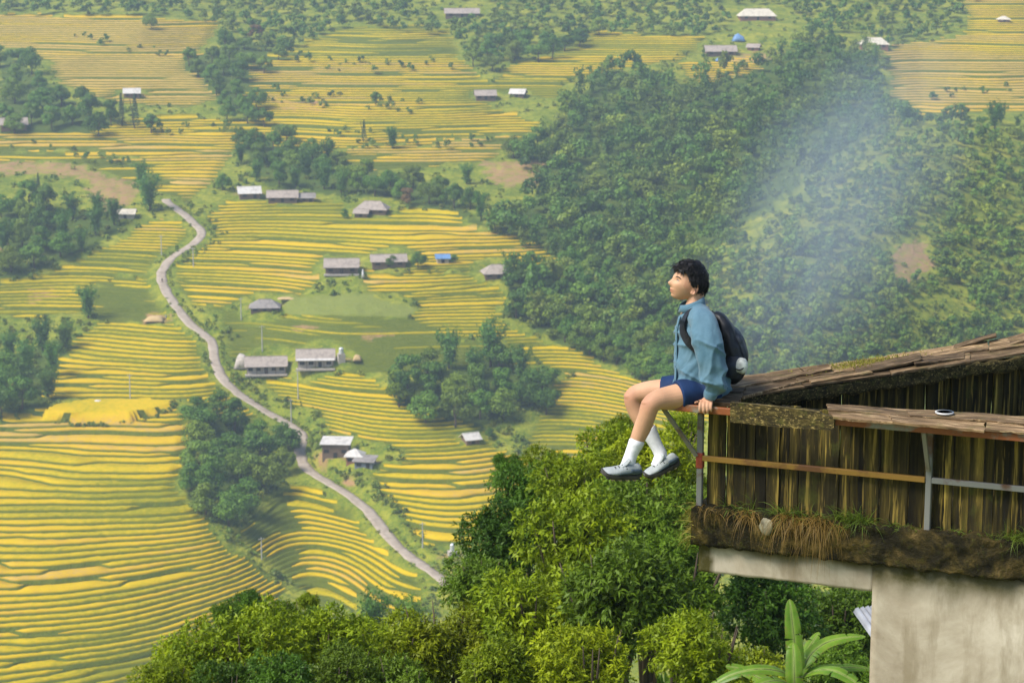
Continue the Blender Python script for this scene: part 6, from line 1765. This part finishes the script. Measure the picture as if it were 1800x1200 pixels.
BUSHES = [  # centre px, radius px, distance, deep green with painted shade?, label
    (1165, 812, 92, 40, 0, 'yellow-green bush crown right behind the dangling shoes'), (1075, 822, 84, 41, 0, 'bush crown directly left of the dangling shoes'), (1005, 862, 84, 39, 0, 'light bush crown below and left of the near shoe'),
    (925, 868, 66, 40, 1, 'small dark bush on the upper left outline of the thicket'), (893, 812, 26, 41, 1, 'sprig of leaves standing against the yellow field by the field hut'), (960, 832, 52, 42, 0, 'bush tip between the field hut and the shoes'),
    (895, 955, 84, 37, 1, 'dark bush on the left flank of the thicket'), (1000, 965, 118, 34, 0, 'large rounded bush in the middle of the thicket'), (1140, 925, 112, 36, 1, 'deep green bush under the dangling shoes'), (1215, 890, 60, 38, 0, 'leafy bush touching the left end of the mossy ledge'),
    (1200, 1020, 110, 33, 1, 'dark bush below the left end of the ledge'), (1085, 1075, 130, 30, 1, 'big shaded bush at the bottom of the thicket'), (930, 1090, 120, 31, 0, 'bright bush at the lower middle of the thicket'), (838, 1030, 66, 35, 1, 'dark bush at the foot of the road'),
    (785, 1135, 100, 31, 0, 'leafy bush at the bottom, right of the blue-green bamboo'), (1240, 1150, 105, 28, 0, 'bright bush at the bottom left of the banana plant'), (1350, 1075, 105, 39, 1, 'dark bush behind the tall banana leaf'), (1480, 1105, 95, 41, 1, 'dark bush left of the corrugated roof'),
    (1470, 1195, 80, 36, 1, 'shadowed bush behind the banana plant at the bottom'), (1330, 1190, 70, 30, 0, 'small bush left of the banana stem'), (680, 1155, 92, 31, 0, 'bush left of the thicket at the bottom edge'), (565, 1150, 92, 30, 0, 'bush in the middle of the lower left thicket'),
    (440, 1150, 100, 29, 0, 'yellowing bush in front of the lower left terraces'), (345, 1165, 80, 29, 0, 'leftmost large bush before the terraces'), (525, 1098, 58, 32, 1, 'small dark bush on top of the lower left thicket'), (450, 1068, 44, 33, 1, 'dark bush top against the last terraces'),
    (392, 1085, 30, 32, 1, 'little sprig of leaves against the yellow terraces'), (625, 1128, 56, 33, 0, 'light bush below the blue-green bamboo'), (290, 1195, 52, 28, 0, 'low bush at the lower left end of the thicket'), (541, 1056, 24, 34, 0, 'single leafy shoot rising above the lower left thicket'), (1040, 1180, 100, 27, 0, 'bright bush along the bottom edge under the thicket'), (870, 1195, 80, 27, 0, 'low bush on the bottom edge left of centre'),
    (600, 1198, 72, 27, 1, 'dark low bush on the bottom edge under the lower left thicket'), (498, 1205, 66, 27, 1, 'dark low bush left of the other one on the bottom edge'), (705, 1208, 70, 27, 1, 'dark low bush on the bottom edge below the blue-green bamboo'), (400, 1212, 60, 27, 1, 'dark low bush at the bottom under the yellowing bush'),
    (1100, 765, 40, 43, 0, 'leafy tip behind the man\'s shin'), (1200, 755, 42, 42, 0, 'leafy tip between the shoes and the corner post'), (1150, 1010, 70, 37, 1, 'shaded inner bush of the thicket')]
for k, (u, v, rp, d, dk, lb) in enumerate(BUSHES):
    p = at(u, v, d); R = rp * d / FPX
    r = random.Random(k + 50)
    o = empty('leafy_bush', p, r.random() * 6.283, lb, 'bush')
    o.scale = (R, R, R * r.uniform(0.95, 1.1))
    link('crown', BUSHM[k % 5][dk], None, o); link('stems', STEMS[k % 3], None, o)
# undergrowth on the knoll and below the house
UG = [bush_mesh(660 + i, 9, 150, 7, 0.28, 0.095, 0.5) for i in range(3)]
r_ = np.random.default_rng(66); VV = []; FF = []; off = 0
for i in range(78):
    y = r_.uniform(20, 58) if i < 50 else r_.uniform(19, 40); x = y * (r_.uniform(-0.02, 0.24) if i < 50 else r_.uniform(0.07, 0.19)); R = r_.uniform(0.8, 1.5)
    if i < 50 and x < 0.06 * y and y < 26: continue
    vs_, fs_ = UG[i % 3]; z = float(base_z(x, y)) + 0.35
    VV.append(vs_ * np.array([R, R, R * 1.1]) + np.array([x, y, z])); FF.append(fs_ + off); off += len(vs_)
tag(link('undergrowth', np_mesh('undergrowth', np.concatenate(VV), np.concatenate(FF), smooth=False), M_BUSH2), 'shaded green undergrowth on the slope beneath the bushes', 'undergrowth', None, 'stuff')
# blue-green bamboo farther down the slope
for k, (u, v, sz, lb) in enumerate([(660, 1062, 1.0, 'blue-green bamboo clump in the gap above the lower thicket'), (720, 1058, 0.9, 'second blue-green bamboo clump right of the first'), (620, 1075, 0.7, 'low blue-green bamboo at the left of the gap')]):
    p = at(u, v, 300); o = empty('bamboo_clump', p - Vector((0, 0, 6.0)), k, lb, 'bamboo')
    o.scale = (0.62 * sz, 0.62 * sz, 0.72 * sz); link('crown', BAMB[k], None, o); link('culms', TRUNKS[2], None, o)

# ---- banana plant
t = NT('banana_leaf')
n = t.noise(t.coord('Object'), 5, 3); n2 = t.noise(t.coord('Object'), 60, 2)
c = t.mix(t.at('rib'), t.ramp(n, [(0.3, (0.085, 0.20, 0.012)), (0.7, (0.20, 0.34, 0.025))]), (0.34, 0.42, 0.10))
c = t.mix(t.math('MULTIPLY', t.at('edge'), t.ramp(n2, [(0.5, 0.0), (0.65, 1.0)])), c, (0.24, 0.16, 0.05))
p_ = t.bsdf(c, 0.4, 0, 0.4); tr = t.n('ShaderNodeBsdfTranslucent'); t.l(c, tr.inputs[0]); mx = t.n('ShaderNodeMixShader'); mx.inputs[0].default_value = 0.4
t.l(p_, mx.inputs[1]); t.l(tr.outputs[0], mx.inputs[2]); M_BANANA = t.done(mx.outputs[0])
M_BSTEM = plain('banana_stem', (0.16, 0.20, 0.05), 0.6, scale=8, var=0.3)
bd = 26.0
ban = empty('banana_plant', at(1402, 1215, bd) - Vector((0, 0, 1.6)), 0, 'bright green banana plant with one tall upright leaf under the beam', 'banana plant')
bninv = Matrix.Translation(-ban.location)
def banana_leaf(pts, w, face, seed, tears=5):
    """pts: (u, v, depth) along the midrib; face: rough direction the blade faces"""
    rr = np.random.default_rng(seed)
    C = cat([tuple(at(*p)) for p in pts], 8); n = len(C); V = []; F = []; RB = []; ED = []
    W_ = lambda s: w * max(0.02, min(1, s * 5)) * (1 - s ** 4) ** 0.7
    for sgn in (-1, 1):
        cuts = set(rr.choice(np.arange(4, n - 2), max(1, tears // 2), replace=False).tolist())
        last = None
        for i in range(n):
            s = i / (n - 1); tn_ = C[min(i + 1, n - 1)] - C[max(i - 1, 0)]; tn_ /= np.linalg.norm(tn_)
            sd_ = np.cross(tn_, np.array(face)); sd_ /= np.linalg.norm(sd_); nn = np.cross(sd_, tn_)
            w_ = W_(s)
            def row(shift, dr):
                b0 = len(V)
                for q in (0, 0.35, 0.7, 1.0):
                    V.append(C[i] + sgn * sd_ * w_ * q + nn * w_ * (0.30 * q - 0.25 * q * q - dr * q * q) + tn_ * shift * q * 0.012); RB.append(1.0 if q == 0 else 0.0); ED.append(q ** 3)
                return b0
            r0 = row(-1 if (i in cuts) else 0, 0.10)
            if last is not None:
                for k in range(3): F.append((last + k, r0 + k, r0 + k + 1, last + k + 1))
            last = row(1.2, 0.30) if i in cuts else r0
    me = np_mesh('leaf', V, F); attr(me, 'rib', RB); attr(me, 'edge', ED)
    me.transform(bninv); o = link('leaf', me, M_BANANA, ban)
    bm = bmesh.new(); add_tube(bm, [Vector(c_) for c_ in C[::3]], [0.012 * (1 - 0.85 * i / max(1, len(C[::3]) - 1)) for i in range(len(C[::3]))], 6)
    mm = bm_mesh(bm, 'midrib', True); mm.transform(bninv); link('midrib', mm, M_BSTEM, o)
banana_leaf([(1402, 1195, bd), (1398, 1150, bd), (1393, 1095, bd), (1388, 1052, bd + 0.05)], 0.105, (0.1, -1, 0.2), 1, 3)
banana_leaf([(1398, 1222, bd - 0.2), (1396, 1190, bd - 0.25), (1395, 1150, bd - 0.2), (1394, 1128, bd - 0.1)], 0.10, (0, -1, 0.2), 2, 2)
banana_leaf([(1408, 1180, bd), (1425, 1150, bd + 0.1), (1450, 1130, bd + 0.2), (1485, 1120, bd + 0.25), (1522, 1118, bd + 0.3)], 0.09, (-0.2, -0.6, 1), 3)
banana_leaf([(1406, 1172, bd + 0.2), (1415, 1150, bd + 0.3), (1428, 1128, bd + 0.4), (1440, 1110, bd + 0.5)], 0.075, (-0.5, -1, 0.5), 4, 3)
banana_leaf([(1410, 1190, bd - 0.1), (1435, 1178, bd - 0.3), (1465, 1178, bd - 0.5), (1500, 1196, bd - 0.6), (1530, 1225, bd - 0.7)], 0.10, (0.1, -0.5, 1), 5)
banana_leaf([(1412, 1185, bd + 0.2), (1450, 1175, bd + 0.3), (1495, 1172, bd + 0.5), (1535, 1176, bd + 0.6)], 0.07, (0, -0.6, 1), 6)
banana_leaf([(1396, 1190, bd), (1365, 1178, bd - 0.2), (1325, 1176, bd - 0.3), (1280, 1188, bd - 0.3), (1235, 1215, bd - 0.3)], 0.085, (0, -0.5, 1), 7)
banana_leaf([(1394, 1205, bd - 0.2), (1370, 1196, bd - 0.5), (1340, 1200, bd - 0.7), (1315, 1218, bd - 0.8)], 0.09, (0, -0.6, 1), 8, 3)
banana_leaf([(1385, 1215, bd), (1350, 1198, bd), (1300, 1175, bd + 0.1), (1275, 1170, bd + 0.1)], 0.07, (0.1, -0.8, 0.8), 9, 3)
banana_leaf([(1408, 1190, bd + 0.1), (1418, 1160, bd + 0.4), (1436, 1138, bd + 0.6), (1452, 1122, bd + 0.8)], 0.07, (-0.4, -0.8, 0.5), 10, 3)
bm = bmesh.new(); add_tube(bm, [at(1404, 1330, bd), at(1403, 1250, bd), at(1402, 1190, bd), at(1401, 1172, bd)], [0.10, 0.085, 0.06, 0.035], 12)
me = bm_mesh(bm, 'stem', True); me.transform(bninv); link('stem', me, M_BSTEM, ban)

# ================================================================== HAZE
bm = bmesh.new()
add_box(bm, 0, 920, -10, 1700, 2120, 380)
hz = bm_mesh(bm, 'haze')
t = NT('haze_air')
pv = t.n('ShaderNodeVolumePrincipled')
pv.inputs['Color'].default_value = (0.72, 0.87, 1.0, 1)
pv.inputs['Density'].default_value = 0.00023
pv.inputs['Anisotropy'].default_value = 0.2
t.l(pv.outputs[0], t.out.inputs['Volume'])
hazeo = link('haze', hz, t.m)
tag(hazeo, 'pale blue haze filling the air of the valley', 'haze', kind='stuff')

# smoke drifting up the slope behind the man
bm = bmesh.new(); bmesh.ops.create_icosphere(bm, subdivisions=4, radius=1)
sm_ = bm_mesh(bm, 'smoke', True)
t = NT('drifting_smoke')
co = t.coord('Object'); ln = t.n('ShaderNodeVectorMath', operation='LENGTH'); t.l(co, ln.inputs[0])
fall = t.math('SUBTRACT', 1.0, ln.outputs['Value'], clamp=True)
nz = t.noise(t.coord('Object', (1.6, 1.6, 1.2)), 1.6, 3, 0.55, 0.6)
dn = t.math('MULTIPLY', t.math('POWER', fall, 1.2), t.ramp(nz, [(0.30, 0.15), (0.70, 1.0)]))
pv = t.n('ShaderNodeVolumePrincipled'); pv.inputs['Color'].default_value = (0.70, 0.86, 1.0, 1); pv.inputs['Anisotropy'].default_value = 0.1
t.val(pv.inputs['Density'], t.math('MULTIPLY', dn, 0.042))
t.l(pv.outputs[0], t.out.inputs['Volume'])
for (u0, v0, u1, v1, wpx, dd, lb) in ((1300, 740, 1620, 30, 260, 640, 'pale blue smoke drifting up the wooded slope behind the backpack'),):
    a, b = at(u0, v0, dd), at(u1, v1, dd + 60)
    o = link('smoke', sm_, t.m); o.location = (a + b) / 2
    o.rotation_euler = (b - a).to_track_quat('Z', 'Y').to_euler(); o.scale = (wpx * dd / FPX, 22, (b - a).length / 2)
    tag(o, lb, 'smoke', None, 'stuff')
